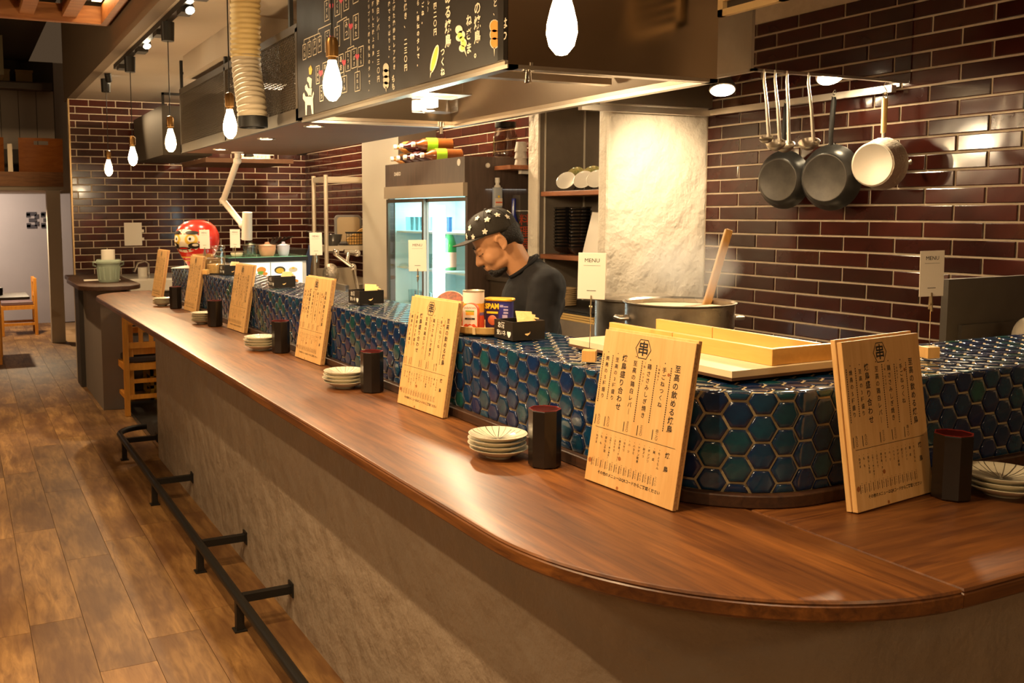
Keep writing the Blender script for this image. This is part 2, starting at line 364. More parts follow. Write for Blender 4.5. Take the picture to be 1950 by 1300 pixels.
# ---- tiled walls
def tilewall(root, axis, c, o0, zref, a0, a1, z0, z1, sgn, skip=None, par=0):
    # tiles of 250 x 60 mm on the plane axis = c; o0 is a joint of the even courses
    nv0 = math.floor((zref-z1)/HT)-1; nv1 = math.ceil((zref-z0)/HT)+1; cache = {}
    for v in range(nv0, nv1):
        zt = min(zref-v*HT-0.0045, z1); zb = max(zref-(v+1)*HT+0.0045, z0)
        if zt-zb < 0.012: continue
        sh = 0.0 if (v+par) % 2 else PT/2
        n = math.floor((a0-o0-sh)/PT)-1
        while True:
            s = o0+sh+n*PT; n += 1
            if s > a1: break
            p0 = max(s+0.005, a0); p1 = min(s+PT-0.005, a1)
            if p1-p0 < 0.012: continue
            if skip and skip((p0+p1)/2, (zt+zb)/2): continue
            w = p1-p0; h = zt-zb; key = (round(w, 4), round(h, 4))
            if key not in cache:
                t = 0.007; e = 0.003; b = MB(); a = w/2; d = h/2
                vs = [(-a, -d, 0), (a, -d, 0), (a, d, 0), (-a, d, 0), (-a, -d, t-e*.6), (a, -d, t-e*.6), (a, d, t-e*.6), (-a, d, t-e*.6),
                      (-a+e, -d+e, t), (a-e, -d+e, t), (a-e, d-e, t), (-a+e, d-e, t)]
                fs = [(0, 1, 5, 4), (1, 2, 6, 5), (2, 3, 7, 6), (3, 0, 4, 7), (4, 5, 9, 8), (5, 6, 10, 9), (6, 7, 11, 10), (7, 4, 8, 11), (8, 9, 10, 11)]
                if axis == 'x': vs = [(-q, p*-1, r) for p, r, q in vs]     # outward -X
                else: vs = [(p, -q, r) for p, r, q in vs]                   # outward -Y
                b.add(vs, fs); me = b.mesh('tile'); me.materials.append(TILE); cache[key] = me
            o = bpy.data.objects.new('tile', cache[key]); C.objects.link(o); o.parent = root
            m = (p0+p1)/2; z = (zt+zb)/2
            o.location = (c, m, z) if axis == 'x' else (m, c, z)
            j = 0.004
            o.rotation_euler = (0, random.uniform(-j, j), random.uniform(-j, j)) if axis == 'x' else (random.uniform(-j, j), 0, random.uniform(-j, j))
wr = struct(MB().box(XW, XW+0.15, 0.9, 4.8, 0, 3.2).build('wall_right', GROUT))
tilewall(wr, 'x', XW-0.0005, 3.817, 1.649, 1.35, 3.914, 0.96, 2.62, -1, par=0)
wb = struct(MB().box(1.03, XW+0.15, YF, YF+0.15, 0, 3.6).build('wall_back', GROUT))
tilewall(wb, 'y', YF-0.0005, 2.2613, 1.914, 1.037, XS-0.005, 0.93, ZB-0.005, -1, par=0)
ws = struct(MB().box(XS, XS+0.15, 4.8, YF, 0, 3.2).build('wall_side', GROUT))
tilewall(ws, 'x', XS-0.0005, 9.87, 1.914, 7.5, YF-0.008, 1.08, 2.42, -1)
for s in (1,): tilewall(ws, 'x', XS-0.0005, 9.87, 1.914, 4.9, 6.77, 1.98, 2.42, -1)
struct(MB().box(1.022, 1.037, YF-0.012, YF+0.01, 0.0, ZB).build('trim_1', mat('brass_edge', (0.45, .30, .14), .4, .6)))
# ---- plaster pillars
def plaster_box(name, x0, x1, y0, y1, z0, z1, m, bev=.012):
    return struct(MB().box(x0, x1, y0, y1, z0, z1).build(name, m, bev=bev, seg=3))
plaster_box('wall_pillar', 2.986, XW, 3.914, 3.995, 0, 3.2, WHITEP, .02)
plaster_box('wall_pillar_far', 3.147, XS, 6.774, 7.513, 0, 3.2, SMOOTHW, .004)
struct(MB().box(3.147, XS, 6.768, 6.773, 0, 3.2).build('trim_shade', BROWNM))  # dark sheet that paints the shade on the pillar's near face
nib = plaster_box('wall_niche', 3.164, XS+.1, 4.799, 4.885, 0, 3.2, GREYP, .003)
struct(MB().box(3.150, 3.163, 4.795, 4.90, 0, 3.2).build('trim_3', WHITEP))
struct(MB().box(3.196, 3.203, 4.790, 4.7985, 0, 3.2).build('trim_4', SMOOTHW))
struct(MB().box(XS-.004, XS+.004, 4.785, 4.7985, 0, 3.2).build('trim_5', SMOOTHW))
struct(MB().box(XS, XS+.1, 3.996, 4.7985, 0, 3.2).build('wall_niche_back', GREYP))
# ---- ceiling, soffit and the dining side
CEIL = mat('ceiling_paint', (0.50, 0.42, 0.33), 0.85, var=.08, vscale=2, bump=.1, bscale=20)
struct(MB().box(1.10, 4.2, -2.6, YF, ZB, ZB+.12).build('ceiling', CEIL))
SOF = mat('soffit_paint', (0.20, 0.145, 0.095), 0.8, var=.06, vscale=2)
struct(MB().box(1.02, 1.10, -2.6, YF+.3, ZB-.002, 3.9).build('wall_soffit', SOF))
struct(MB().box(-3.6, 1.02, -2.6, 16.2, 3.9, 4.0).build('ceiling_dining', mat('dark_ceiling', (0.06, .045, .03), .9)))
struct(MB().box(1.52, 2.3, 5.4, 6.95, ZB-.16, ZB).build('trim_6', CEIL))
BWALL = mat('pale_wall_paint', (0.47, 0.43, 0.40), 0.8, var=.08, vscale=1.5)
wd = struct(MB().box(-3.6, 4.2, 15.6, 15.75, 0, 4.0).build('wall_dining', BWALL))
struct(MB().box(-3.75, -3.6, -2.6, 16.2, 0, 4.0).build('wall_left', mat('brown_wall', (.25, .19, .14), .8)))
struct(MB().box(-3.6, 4.2, -2.75, -2.6, 0, 4.0).build('wall_front', mat('brown_wall2', (.22, .16, .11), .8)))
struct(MB().box(4.2, 4.35, -2.6, 16.2, 0, 4.0).build('wall_outer', mat('brown_wall3', (.2, .15, .1), .8)))
# stencilled number on the far wall
NUM = mat('stencil_paint', (0.075, 0.07, 0.075), .7)
b = MB()
def stencil3(b, x0):
    w, h = 0.175, 0.255; z = 1.47; t = 0.060
    rects = [(0.0, w*.82, h-t, h), (0.03, w*.82, h/2-t/2, h/2+t/2), (0, w*.82, 0, t), (w-t, w, t*.6, h/2-.02), (w-t, w, h/2+.02, h-t*.6), (-.005, t*.9, .02, .085), (-.005, t*.9, h-.085, h-.02)]
    for a0, a1, z0, z1 in rects: b.box(x0+a0, x0+a1, 15.592, 15.599, z+z0, z+z1)
stencil3(b, 0.945); stencil3(b, 1.155)
b.build('stencilled_number', NUM, wd)
# white post and the loft above the dining tables
pst = MB().box(1.045, 1.215, 13.1, 13.25, 0, 2.0).build('support_post', mat('post_paint', (.60, .52, .42), .6), off=(1.12, 13.17, 0), bev=.004)
tag(pst, 'white square post carrying the loft beam', 'post')
LOFTW = wood('loft_beam_wood', (0.36, 0.15, 0.045), (0.2, .08, .025), .5, axis=0, scale=4, stretch=8)
lr = thing('loft_platform', 'wooden loft edge beam with pale board under it', 'loft', (0, 13.2, 2.0))
MB().box(-3.5, 1.26, 13.1, 13.3, 2.05, 2.235).build('edge_beam', LOFTW, lr)
MB().box(-3.5, 1.26, 13.12, 15.55, 2.0, 2.05).build('underside_board', mat('loft_board', (.42, .35, .27), .8), lr)
MB().box(-3.5, 1.26, 13.3, 15.55, 2.05, 2.2).build('deck', mat('loft_deck', (.12, .06, .03), .7), lr)
# panelled wall of the loft
PANEL = mat('panel_paint', (0.36, 0.29, 0.23), 0.55, var=.06, vscale=1)
wp = struct(MB().box(-3.5, 1.35, 14.9, 14.95, 2.2, 3.9).build('wall_loft', mat('panel_gap', (.05, .04, .03), .9)))
pmesh = MB().box(-.117, .117, -.02, 0, -.62, .62).mesh('panel'); pmesh.materials.append(PANEL)
for i in range(15):
    o = bpy.data.objects.new('panel', pmesh); C.objects.link(o); o.parent = wp; o.location = (1.22-0.242*i, 14.899, 2.86)
MB().box(-3.5, 1.30, 14.55, 14.89, 3.47, 3.56).build('loft_shelf', BROWNM, wp)
MB().box(-3.5, 1.30, 14.6, 14.89, 3.0, 3.02).build('ledge_strip', BROWNM, wp) if False else None
MB().box(-3.5, 1.30, 14.70, 14.88, 2.2, 2.62).build('dark_base', BROWNM, wp)
# dark shelf with boxes and an air conditioner above the panels
bx = thing('storage_box', 'tan storage box in the middle of the dark shelf above the loft panels', 'box', (0.62, 14.7, 3.56), group='boxes above the loft')
MB().box(.52, .74, 14.58, 14.80, 3.56, 3.70).build('carton', mat('carton', (.32, .23, .10), .8), bx)
MB().box(.51, .75, 14.57, 14.81, 3.70, 3.725).build('lid', mat('carton', (.32, .23, .10), .8), bx)
dup(bx, (0.92, 14.7, 3.56), label='tan storage box at the soffit end of the dark loft shelf')

# ================================================================== counter
XE, YE, RE, ZC = 0.963, 1.02, 0.62, 1.04
XL, YL, RL, ZL = 1.44, 1.49, 0.275, 1.30
XCW = 1.19                                   # plaster face under the counter
YEND = 8.22
def arc(cx, cy, r, a0, a1, n):
    return [(cx+r*math.cos(math.radians(a0+(a1-a0)*i/n)), cy+r*math.sin(math.radians(a0+(a1-a0)*i/n))) for i in range(n+1)]
def outline(x, y, r, far, xr, rf=0.45):
    # from the right end round the corner to the far end
    p = [(xr, y)]+arc(x+r, y+r, r, 270, 180, 28)
    p += arc(x+rf, far-rf, rf, 180, 90, 12)
    return p
ct = thing('bar_worktop', 'long dark brown stained wooden bar counter top with rounded corner', 'counter', (1.2, 1.5, ZC-.04))
SX = 1.56
full = outline(XE, YE, RE, YEND, 3.5)
yseam = None
# main board: grain along the bar, ends at the butt joint x = SX
def clipx(poly, X, keep_less):
    out = []; n = len(poly)
    for i in range(n):
        a, b_ = poly[i], poly[(i+1) % n]
        ia = (a[0] <= X) if keep_less else (a[0] >= X); ib = (b_[0] <= X) if keep_less else (b_[0] >= X)
        if ia: out.append(a)
        if ia != ib:
            t = (X-a[0])/(b_[0]-a[0]); out.append((X, a[1]+t*(b_[1]-a[1])))
    return out
inner = [(XL+.02, YEND), (XL+.02, YL+RL), (XL+RL, YL+.02), (3.5, YL+.02)]
poly = full+inner
pa = clipx(poly, SX-.0008, True); pb = clipx(poly, SX+.0008, False)
def slab(name, p, m):
    # rounded edge: three rings
    n = len(p); b = MB(); cxm = 1.75; rings = []
    def inset(d):
        out = []
        for i in range(n):
            a, q, c = Vector(p[i-1]), Vector(p[i]), Vector(p[(i+1) % n])
            e1 = (q-a); e2 = (c-q)
            if e1.length < 1e-6: e1 = e2
            if e2.length < 1e-6: e2 = e1
            n1 = Vector((-e1.y, e1.x)).normalized(); n2 = Vector((-e2.y, e2.x)).normalized()
            nn = (n1+n2)
            nn = nn.normalized() if nn.length > 1e-6 else n1
            out.append(q-nn*(d/max(0.5, nn.dot(n1)))*SG)
        return out
    ar = sum(p[i-1][0]*p[i][1]-p[i][0]*p[i-1][1] for i in range(n)); SG = -1 if ar > 0 else 1
    prof = [(0.006, ZC-.04), (0.0, ZC-.034), (0.0, ZC-.012), (0.0025, ZC-.0095), (0.0025, ZC-.0075), (0.001, ZC-.006), (0.0035, ZC-.0015), (0.008, ZC)]
    vs = []
    for d, z in prof: vs += [(q[0], q[1], z) for q in inset(d)]
    fs = []
    for j in range(len(prof)-1):
        for i in range(n):
            f_ = (j*n+i, j*n+(i+1) % n, (j+1)*n+(i+1) % n, (j+1)*n+i)
            fs.append(f_ if SG < 0 else f_[::-1])
    top = tuple(range((len(prof)-1)*n, len(prof)*n)); bot = tuple(range(n))
    fs += [top if SG < 0 else top[::-1], bot[::-1] if SG < 0 else bot]
    b.add(vs, fs); return b.build(name, m, ct, smooth=40)
slab('board', pa, CTOP); slab('board', pb, CTOPX)
# ---- plaster front under the counter
cb = thing('plastered_bar', 'grey brown plastered front wall below the bar counter', 'counter base', (1.3, 3, 0))
wall_out = [(3.5, YE+.235)]+arc(XCW+.45, YE+.235+.45, .45, 270, 180, 20)+[(XCW, 6.56)]
wall_in = [(XCW+.14, 6.56), (XCW+.14, YE+.235+.45), (XCW+.45, YE+.375), (3.5, YE+.375)]
b = MB(); b.prism(wall_out+wall_in, 0, ZC-.041); b.build('plaster_front', PLAST, cb, smooth=30)
MB().box(XCW+.141, XL+.3, 1.9, 6.50, 0.0, ZC-.041).build('inner_block', PLAST, cb)
MB().box(XCW+.05, XL+.3, 6.62, 6.70, .0, ZC-.041).build('end_bracket', BROWNM, cb)

# ---- tiled ledge
tl = thing('tiled_ledge', 'raised bar ledge clad in glossy blue green hexagon tiles', 'ledge', (XL, YL, ZC))
YLF = 7.17; DT, DR = 0.33, 0.39              # ledge depth along the bar and along the short side
core_out = [(3.5, YL+.004)]+arc(XL+RL, YL+RL, RL-.004, 270, 180, 16)+[(XL+.004, YLF)]
core_in = [(XL+DT, YLF), (XL+DT, YL+DR), (3.5, YL+DR)]
b = MB(); b.prism(core_out+core_in, ZC-.04+.0405, ZL-.004); b.build('mortar_bed', HGROUT, tl, smooth=30)
tr_out = [(3.5, YL-.022)]+arc(XL+RL, YL+RL, RL+.022, 270, 180, 20)+[(XL-.022, YLF)]
tr_in = [(XL+.003, YLF)]+arc(XL+RL, YL+RL, RL-.003, 180, 270, 20)+[(3.5, YL+.003)]
b = MB(); b.prism(tr_out+tr_in, ZC+.0005, ZC+.03); b.build('base_trim', DTRIM, tl, smooth=30, bev=.003)
HA = 0.0537/1.5; HH = HA*math.sqrt(3)
LEN1 = YLF-(YL+RL); LARC = RL*PI/2
def path(s):
    if s < LEN1: return (XL, YLF-s), (-1, 0)
    if s < LEN1+LARC:
        t = (s-LEN1)/RL; a = PI+t; return (XL+RL+RL*math.cos(a), YL+RL+RL*math.sin(a)), (math.cos(a), math.sin(a))
    return (XL+RL+(s-LEN1-LARC), YL), (0, -1)
def clip(poly, nx, ny, d):
    out = []; n = len(poly)
    for i in range(n):
        a, c = poly[i], poly[(i+1) % n]; da = a[0]*nx+a[1]*ny-d; dc = c[0]*nx+c[1]*ny-d
        if da <= 0: out.append(a)
        if (da <= 0) != (dc <= 0):
            t = da/(da-dc); out.append((a[0]+t*(c[0]-a[0]), a[1]+t*(c[1]-a[1])))
    return out
def hexpoly(cx, cy, along_first=True):
    g = 0.0035; r = HA-g
    return [(cx+r*math.cos(math.radians(60*i)), cy+r*math.sin(math.radians(60*i))) for i in range(6)]
tiles = []
def hextile(poly, cen, fn, kind):
    # poly in surface coordinates, pillow-shaped; fn(a, b, h) -> world point
    if len(poly) < 3: return
    ar = 0.5*sum(poly[i-1][0]*poly[i][1]-poly[i][0]*poly[i-1][1] for i in range(len(poly)))
    if abs(ar) < 1.5e-4: return
    if ar < 0: poly = poly[::-1]
    mx = sum(p[0] for p in poly)/len(poly); my = sum(p[1] for p in poly)/len(poly)
    rings = []; n = len(poly)
    for sc, h in ((1.0, -.003), (1.0, .0006), (.95, .0015), (.72, .0020)):
        rings.append([fn(mx+(p[0]-mx)*sc, my+(p[1]-my)*sc, h) for p in poly])
    c = fn(mx, my, .0021)
    vs = [q for r in rings for q in r]+[c]; fs = []
    for j in range(3):
        for i in range(n): fs.append((j*n+i, j*n+(i+1) % n, (j+1)*n+(i+1) % n, (j+1)*n+i))
    for i in range(n): fs.append((3*n+i, 3*n+(i+1) % n, 4*n))
    px, py, z = pj(c); hue = random.random(); hue = hue*hue*.6+.4*random.random(); pool = random.random()
    col = [(0.0, hue, pool)]*(2*n)+[(0.08+.1*pool, hue, pool)]*n+[(.35+.45*pool, hue, pool)]*n+[(.55+.45*pool, hue, pool)]
    vis = (0 <= px <= 1950 and 0 <= py <= 1300)
    tiles.append(((abs(ar)/(z*z)) if vis else 0.0, vs, fs, col, c))
HF = ZL-.0015-(ZC+.03)
total = LEN1+LARC+(3.5-XL-RL)
ncol = int(total/0.0537)+1
for i in range(ncol):
    s0 = i*0.0537+.02
    for j in range(-1, 6):
        cz = ZL-.004-.018-(j-.5*(i % 2))*HH
        hp = hexpoly(s0, cz)
        hp = clip(clip(hp, 0, 1, ZL-.004), 0, -1, -(ZC+.031))
        hp = clip(clip(hp, -1, 0, -.002), 1, 0, total-.002) if hp else hp
        if len(hp) < 3: continue
        def fn(a, b_, h):
            (x, y), (nx, ny) = path(min(max(a, 0), total)); return (x+nx*h, y+ny*h, b_)
        hextile(hp, None, fn, 0)
# top of the ledge: grid along the bar
for i in range(int((YLF-YL)/0.0537)+2):
    yc = YL+.012+i*0.0537
    for j in range(-1, 40):
        xc = XL+.02+(j+.5*(i % 2))*HH
        if xc > 3.5: break
        if yc > YL+DR and xc > XL+DT+.05: break
        r = HA-.0035
        hp = [(xc+r*math.sin(math.radians(60*q)), yc+r*math.cos(math.radians(60*q))) for q in range(6)]
        hp = clip(clip(hp, -1, 0, -(XL+.004)), 0, -1, -(YL+.004))
        if yc > YL+DR-.01 and xc < XL+DT+.06: hp = clip(hp, 1, 0, XL+DT) if hp else hp
        elif xc > XL+DT: hp = clip(hp, 0, 1, YL+DR) if hp else hp
        if hp: hp = clip(hp, 0, 1, YLF-.003)
        if hp and xc < XL+RL+.05 and yc < YL+RL+.05:
            for q in range(9):
                a = PI+PI/2*(q+.5)/9; cx_, cy_ = XL+RL, YL+RL
                nx, ny = math.cos(a), math.sin(a)
                hp = clip(hp, nx, ny, nx*cx_+ny*cy_+RL-.005) if hp else hp
        if len(hp) < 3: continue
        hextile(hp, None, lambda a, b_, h: (a, b_, ZL-.004+max(h, -.002)), 1)
tiles.sort(key=lambda t: -t[0])
def put_tile(name, vs, fs, col, c, parent):
    me = bpy.data.meshes.new(name); me.from_pydata([(v[0]-c[0], v[1]-c[1], v[2]-c[2]) for v in vs], [], fs)
    at = me.color_attributes.new('glaze', 'FLOAT_COLOR', 'POINT')
    at.data.foreach_set('color', [x for q in col for x in (*q, 1.0)])
    me.shade_smooth(); me.materials.append(HEX)
    o = bpy.data.objects.new(name, me); C.objects.link(o); o.parent = parent
    base = OFF[parent]; o.location = (c[0]-base[0], c[1]-base[1], c[2]-base[2]); return o
for t in tiles[:300]: put_tile('hexagon_tile', t[1], t[2], t[3], t[4], tl)
V = []; F_ = []; K = []
for t in tiles[300:]:
    o = len(V); V += t[1]; F_ += [tuple(i+o for i in f) for f in t[2]]; K += t[3]
st = put_tile('hexagon_tile_field', V, F_, K, (XL, YL, ZC), tl); st['kind'] = 'stuff'

# ---- foot rail
fr = thing('foot_rail', 'black steel foot rail along the bar base with wall brackets', 'foot rail', (0.965, 4, 0))
ZR, XR = 0.135, 0.965
pts = [(XR+.22, 6.98, ZR)]+[(XR+.2-.2*math.sin(a), 6.78+.2*math.cos(a), ZR) for a in [PI/2*i/10 for i in range(11)]]
pts += [(XR, y, ZR) for y in (6.2, 5.2, 4.2, 3.2, 2.2)]+[(XR+.5-.5*math.cos(a), 1.75-.5*math.sin(a)+.0, ZR) for a in [PI/2*i/8 for i in range(1, 9)]]+[(3.3, 1.25, ZR)]
MB().tube(pts, .021, 12).build('rail', BLACK, fr, smooth=60)
for y in (6.6, 5.489, 4.339, 3.64, 2.55):
    MB().box(XR-.016, XR+.016, y-.016, y+.016, .006, ZR-.012).build('post', BLACK, fr)
    MB().box(XR-.026, XR+.026, y-.026, y+.026, 0.0005, .006).build('foot_plate', BLACK, fr)
    a = MB().box(XR+.015, XCW-.006, y-.016, y+.016, ZR-.016, ZR+.016).build('bracket', BLACK, fr)
    MB().box(XCW-.007, XCW-.0005, y-.028, y+.028, ZR-.03, ZR+.03).build('wall_plate', BLACK, a)
# ================================================================== overhead: hoods, shelf, lamps
XSG, ZH = 1.549, 2.15
YH0, YH1, XH1 = 2.53, 4.45, 2.39
SIGN = mat('chalkboard_black', (0.020, 0.013, 0.008), 0.55, var=.3, vscale=2, rvar=.1)
CREAM = mat('cream_lettering', (0.80, 0.70, 0.52), 0.7)
ORNG = mat('orange_chalk', (0.85, 0.33, 0.04), .7); YELL = mat('yellow_chalk', (0.80, 0.50, .07), .7); LIME = mat('lime_chalk', (0.72, .75, .16), .7)
PINK = mat('pink_chalk', (0.75, 0.10, 0.15), .7)
hd = thing('extractor_hood', 'large steel extractor hood with chalk menu board along its side', 'hood', (XSG, YH0, ZH))
t = .018
MB().box(XSG, XH1, YH0, YH0+t, ZH, ZB-.001).build('end_panel', mat('dull_mirror_steel', (.50, .41, .32), .16, 1.0, rvar=.05, vscale=2), hd)
MB().box(XSG, XSG+t, YH0+t, YH1, ZH, ZB-.001).build('side_panel', STEELB, hd)
MB().box(XH1-t, XH1, YH0+t, YH1, ZH+.004, ZB-.001).build('side_panel', STEELB, hd)
MB().box(XSG+t, XH1-t, YH1-t, YH1, ZH+.004, ZB-.001).build('end_panel', STEELB, hd)
# sloping inner skirt, gutter lip and filter bank
b = MB(); zi = ZH+.02; zt = ZH+.34
x0, x1, y0, y1 = XSG+t, XH1-t, YH0+t, YH1-t; g = .16
b.add([(x0, y0, zi), (x1, y0, zi), (x1, y1, zi), (x0, y1, zi), (x0+g, y0+g, zt), (x1-g, y0+g, zt), (x1-g, y1-g, zt), (x0+g, y1-g, zt)],
      [(0, 1, 5, 4), (1, 2, 6, 5), (2, 3, 7, 6), (3, 0, 4, 7), (4, 5, 6, 7)])
b.build('inner_skirt', STEELB, hd)
b = MB()
for a in ((XSG-.004, XSG+.035, YH0-.004, YH1), (XH1-.035, XH1+.004, YH0-.004, YH1), (XSG, XH1, YH0-.004, YH0+.035), (XSG, XH1, YH1-.035, YH1)):
    b.box(a[0], a[1], a[2], a[3], ZH-.012, ZH)
b.build('bottom_lip', STEEL, hd)
b = MB()
b.obox((x0+.12, y0+.5, ZH+.05), (x1-.05, y0+.5, ZH+.05), .05, .025); b.obox((x0+.1, y0+.02, ZH+.06), (x0+.2, y0+.5, ZH+.06), .04, .02)
b.build('support_bar', STEEL, hd)
b = MB()
for (px, py) in ((1006, 133), (840, 240)):
    p = onZ(px, py, ZH-.01); b.cyl((p.x, p.y, ZH+.01), (p.x, p.y, ZH-.014), .02, .02, 12); b.cyl((p.x, p.y, ZH-.012), (p.x, p.y, ZH-.05), .008, .011, 10)
b.build('sprinkler_nozzle', CHROME, hd, smooth=50)
# lamp inside the hood
lp = thing('hood_lamp', 'square steel work lamp with glass box under the extractor hood', 'lamp', tuple(onZ(828, 205, ZH)))
lc = onZ(828, 205, ZH-.01)
MB().box(lc.x-.10, lc.x+.10, lc.y-.07, lc.y+.07, ZH+.045, ZH+.10).build('housing', STEEL, lp, bev=.004)
MB().box(lc.x-.13, lc.x+.13, lc.y-.09, lc.y+.09, ZH+.038, ZH+.045).build('canopy', STEEL, lp)
MB().box(lc.x-.085, lc.x+.085, lc.y-.055, lc.y+.055, ZH-.03, ZH+.037).build('glass_box', glass('lamp_glass', (1, .97, .9), .1, .3), lp, bev=.006)
MB().box(lc.x-.05, lc.x+.0, lc.y-.03, lc.y+.03, ZH-.01, ZH+.03).build('bulb', emis('hood_bulb', (1, .82, .55), 30), lp)
MB().cyl((lc.x, lc.y, ZH+.10), (lc.x, lc.y, ZH+.35), .015).build('stem', STEEL, lp)
point('hood_lamp_light', (lc.x-.03, lc.y, ZH-.06), 16, WARM2, .04)
# chalk board with lettering on the long side of the hood
sg = thing('menu_board', 'black chalk menu board with cream handwriting on the hood side', 'menu board', (XSG-.012, YH0, ZH))
MB().box(XSG-.013, XSG-.001, YH0+.001, YH1+.02, ZH+.012, ZB-.002).build('board', SIGN, sg)
MB().box(XSG-.016, XSG-.0135, YH0+.001, YH0+.035, ZH+.012, ZB-.002).build('edge_strip', mat('strip_black', (.02, .016, .012), .3), sg)
XT = XSG-.0145
def sp(px, py, h=0.0):
    p = onX(px, py, XT); return (XT-h, p.y, p.z)
def sgcol(mb, s, x, y0, y1, k=1.0, h=0.0):
    s = s.replace('ー', '｜'); a = onX(x, y0, XT); c = onX(x, y1, XT); size = (a.z-c.z)/len(s)
    text(mb, s, lambda u, v: (XT-h, a.y-u, a.z+v), size*k, True, line=1.0/k, bold=0.004*size*6, y=-.06*size)
lt = MB()
for s, x, y0, y1, k in [('こと、', 943, -18, 30, 1), ('はつ', 960, 33, 80, 1.0), ('の焼鳥。', 909, 2, 112, .95), ('ねぎま', 893, 27, 107, .85), ('める焼鳥', 853, -18, 92, .95),
        ('つくね', 843, 90, 147, .9), ('四二〇円', 828.5, 4, 70, .85), ('レ）', 816, 0, 24, .8), ('てごね。', 805, -12, 50, .7), ('ら。秘伝のタレで。', 796, 0, 130, .75),
        ('き焼き、　二三〇円', 772, -10, 138, .85), ('上げた絶妙なレア焼き。', 750, -4, 150, .75), ('肉でさっぱりと。', 741, 2, 114, .72), ('鶏白レバー　三三〇円', 719.5, -3, 160, .8),
        ('打ちした極上の身。', 710, 2, 124, .7), ('プリプリ食感を秘伝のタレで。', 702, -5, 178, .7), ('もも', 749, 143, 172, 1.0)]:
    q = MB(); sgcol(q, s, x, y0, y1, k); q.build('lettering', CREAM, sg)
def frame_rect(mb, x, y0, y1, w):
    a = onX(x, y0, XT); c = onX(x, y1, XT); hw = w/2; e = .004
    for q in ((a.y-hw, a.y+hw, a.z-e, a.z), (a.y-hw, a.y+hw, c.z, c.z+e), (a.y-hw, a.y-hw+e, c.z, a.z), (a.y+hw-e, a.y+hw, c.z, a.z)):
        mb.add([(XT, q[0], q[2]), (XT, q[0], q[3]), (XT, q[1], q[3]), (XT, q[1], q[2])], [(0, 1, 2, 3)])
def sline(mb, p, q, e=.0022):
    a = Vector(sp(*p)); c = Vector(sp(*q)); d = (c-a).normalized(); n = Vector((0, -d.z, d.y))*e
    mb.add([a-n, c-n, c+n, a+n], [(0, 1, 2, 3)])
tree = [('かすみ', 622, 0, 40), ('ふくめ', 642, -6, 30), ('ひと', 659, -10, 20), ('　', 677, -24, 6), ('おおた', 677.5, 27, 75), ('みつ', 659.5, 37, 75), ('たいせい', 642, 50, 90), ('ごうた', 623, 58, 98),
        ('そら', 579.5, 84, 114), ('りこ', 589, 79, 109), ('すず', 599, 74, 105), ('ゆず', 608.5, 69, 100), ('すみれ', 605, 125, 160), ('れい', 619, 118, 152), ('たつき', 662.5, 97, 136), ('つばさ', 674, 92, 130), ('さくら', 687, 88, 127),
        ('あお', 649, 103, 140), ('かれん', 680.5, 136, 174), ('りん', 655.5, 144, 177), ('こう', 612, 162, 193)]
for s, x, y0, y1 in tree:
    q = MB(); frame_rect(q, x, y0, y1, .062 if x > 612 else .05); sgcol(q, s, x, y0+3, y1-2, .8); q.build('name_box', CREAM, sg)
for p, q in [((632, 10), (632, 44)), ((632, 44), (606, 56)), ((606, 56), (606, 63)), ((579, 76), (609, 63)), ((579, 76), (579, 84)), ((589, 72), (589, 79)), ((599, 67), (599, 74)), ((609, 63), (609, 69)),
             ((650, 5), (650, 35)), ((642, 43), (660, 32)), ((642, 43), (642, 50)), ((660, 32), (660, 37)), ((668, 55), (668, 87)), ((662, 93), (674, 87)), ((662, 93), (662, 97)), ((674, 87), (674, 92)), ((680.5, 108), (680.5, 136)), ((655, 120), (655, 144))]:
    sline(lt, p, q)
q = lt.build('tree_lines', CREAM, sg); q['kind'] = 'stuff'
def flat(mb, pts, h):
    v = [sp(x, y, h) for x, y in pts]
    a = sum((v[i-1][1]*v[i][2]-v[i][1]*v[i-1][2]) for i in range(len(v)))
    mb.add(v, [tuple(range(len(v)))] if a < 0 else [tuple(range(len(v)-1, -1, -1))])
for x, y in ((631, 12), (649.5, 0), (668, 50), (631, 73), (680.5, 108), (655, 119), (611, 139)):
    hb = MB(); flat(hb, [(x, y+7), (x-4, y), (x-3.5, y-5), (x-1, y-5), (x, y-3), (x+1.5, y-6), (x+4, y-4), (x+3.5, y+1)], .0004); hb.build('heart_mark', PINK, sg)
def loop(cx, cy, rx, ry, n=14, sk=0.0):
    return [(cx+rx*math.cos(2*PI*i/n)+sk*math.sin(2*PI*i/n), cy+ry*math.sin(2*PI*i/n)) for i in range(n)]
# drawn skewers: outline then filling
dw = MB()
for cy, rx, ry in ((50, 10, 13), (66, 9.5, 12), (81, 9, 12)): flat(dw, loop(942, cy, rx, ry), .0003)
flat(dw, [(940, 90), (943, 90), (941.5, 108)], .0003); dw.build('drawn_skewer', CREAM, sg); dw = MB()
flat(dw, loop(827.5, 112, 6, 27, 16, -6), .0003); flat(dw, [(820, 134), (823, 134), (819, 149)], .0003); dw.build('drawn_skewer', CREAM, sg); dw = MB()
for x, y, rx, ry in ((735, 129, 5.5, 9), (735, 140, 6, 9), (735.5, 152, 6, 9), (735, 162, 5.5, 7)): flat(dw, loop(x, y, rx, ry), .0003)
flat(dw, [(734, 165), (736.5, 165), (735.3, 176)], .0003); dw.build('drawn_skewer', CREAM, sg); dw = MB()
for x, y, rx, ry in ((874, 57, 7, 9), (879, 66, 7, 8), (875, 72, 7, 7), (883, 82, 6, 9), (880, 92, 6, 7)): flat(dw, loop(x, y, rx, ry), .0003)
flat(dw, [(883, 95), (886, 94), (889, 108)], .0003); dw.build('drawn_skewer', CREAM, sg); dw = MB()
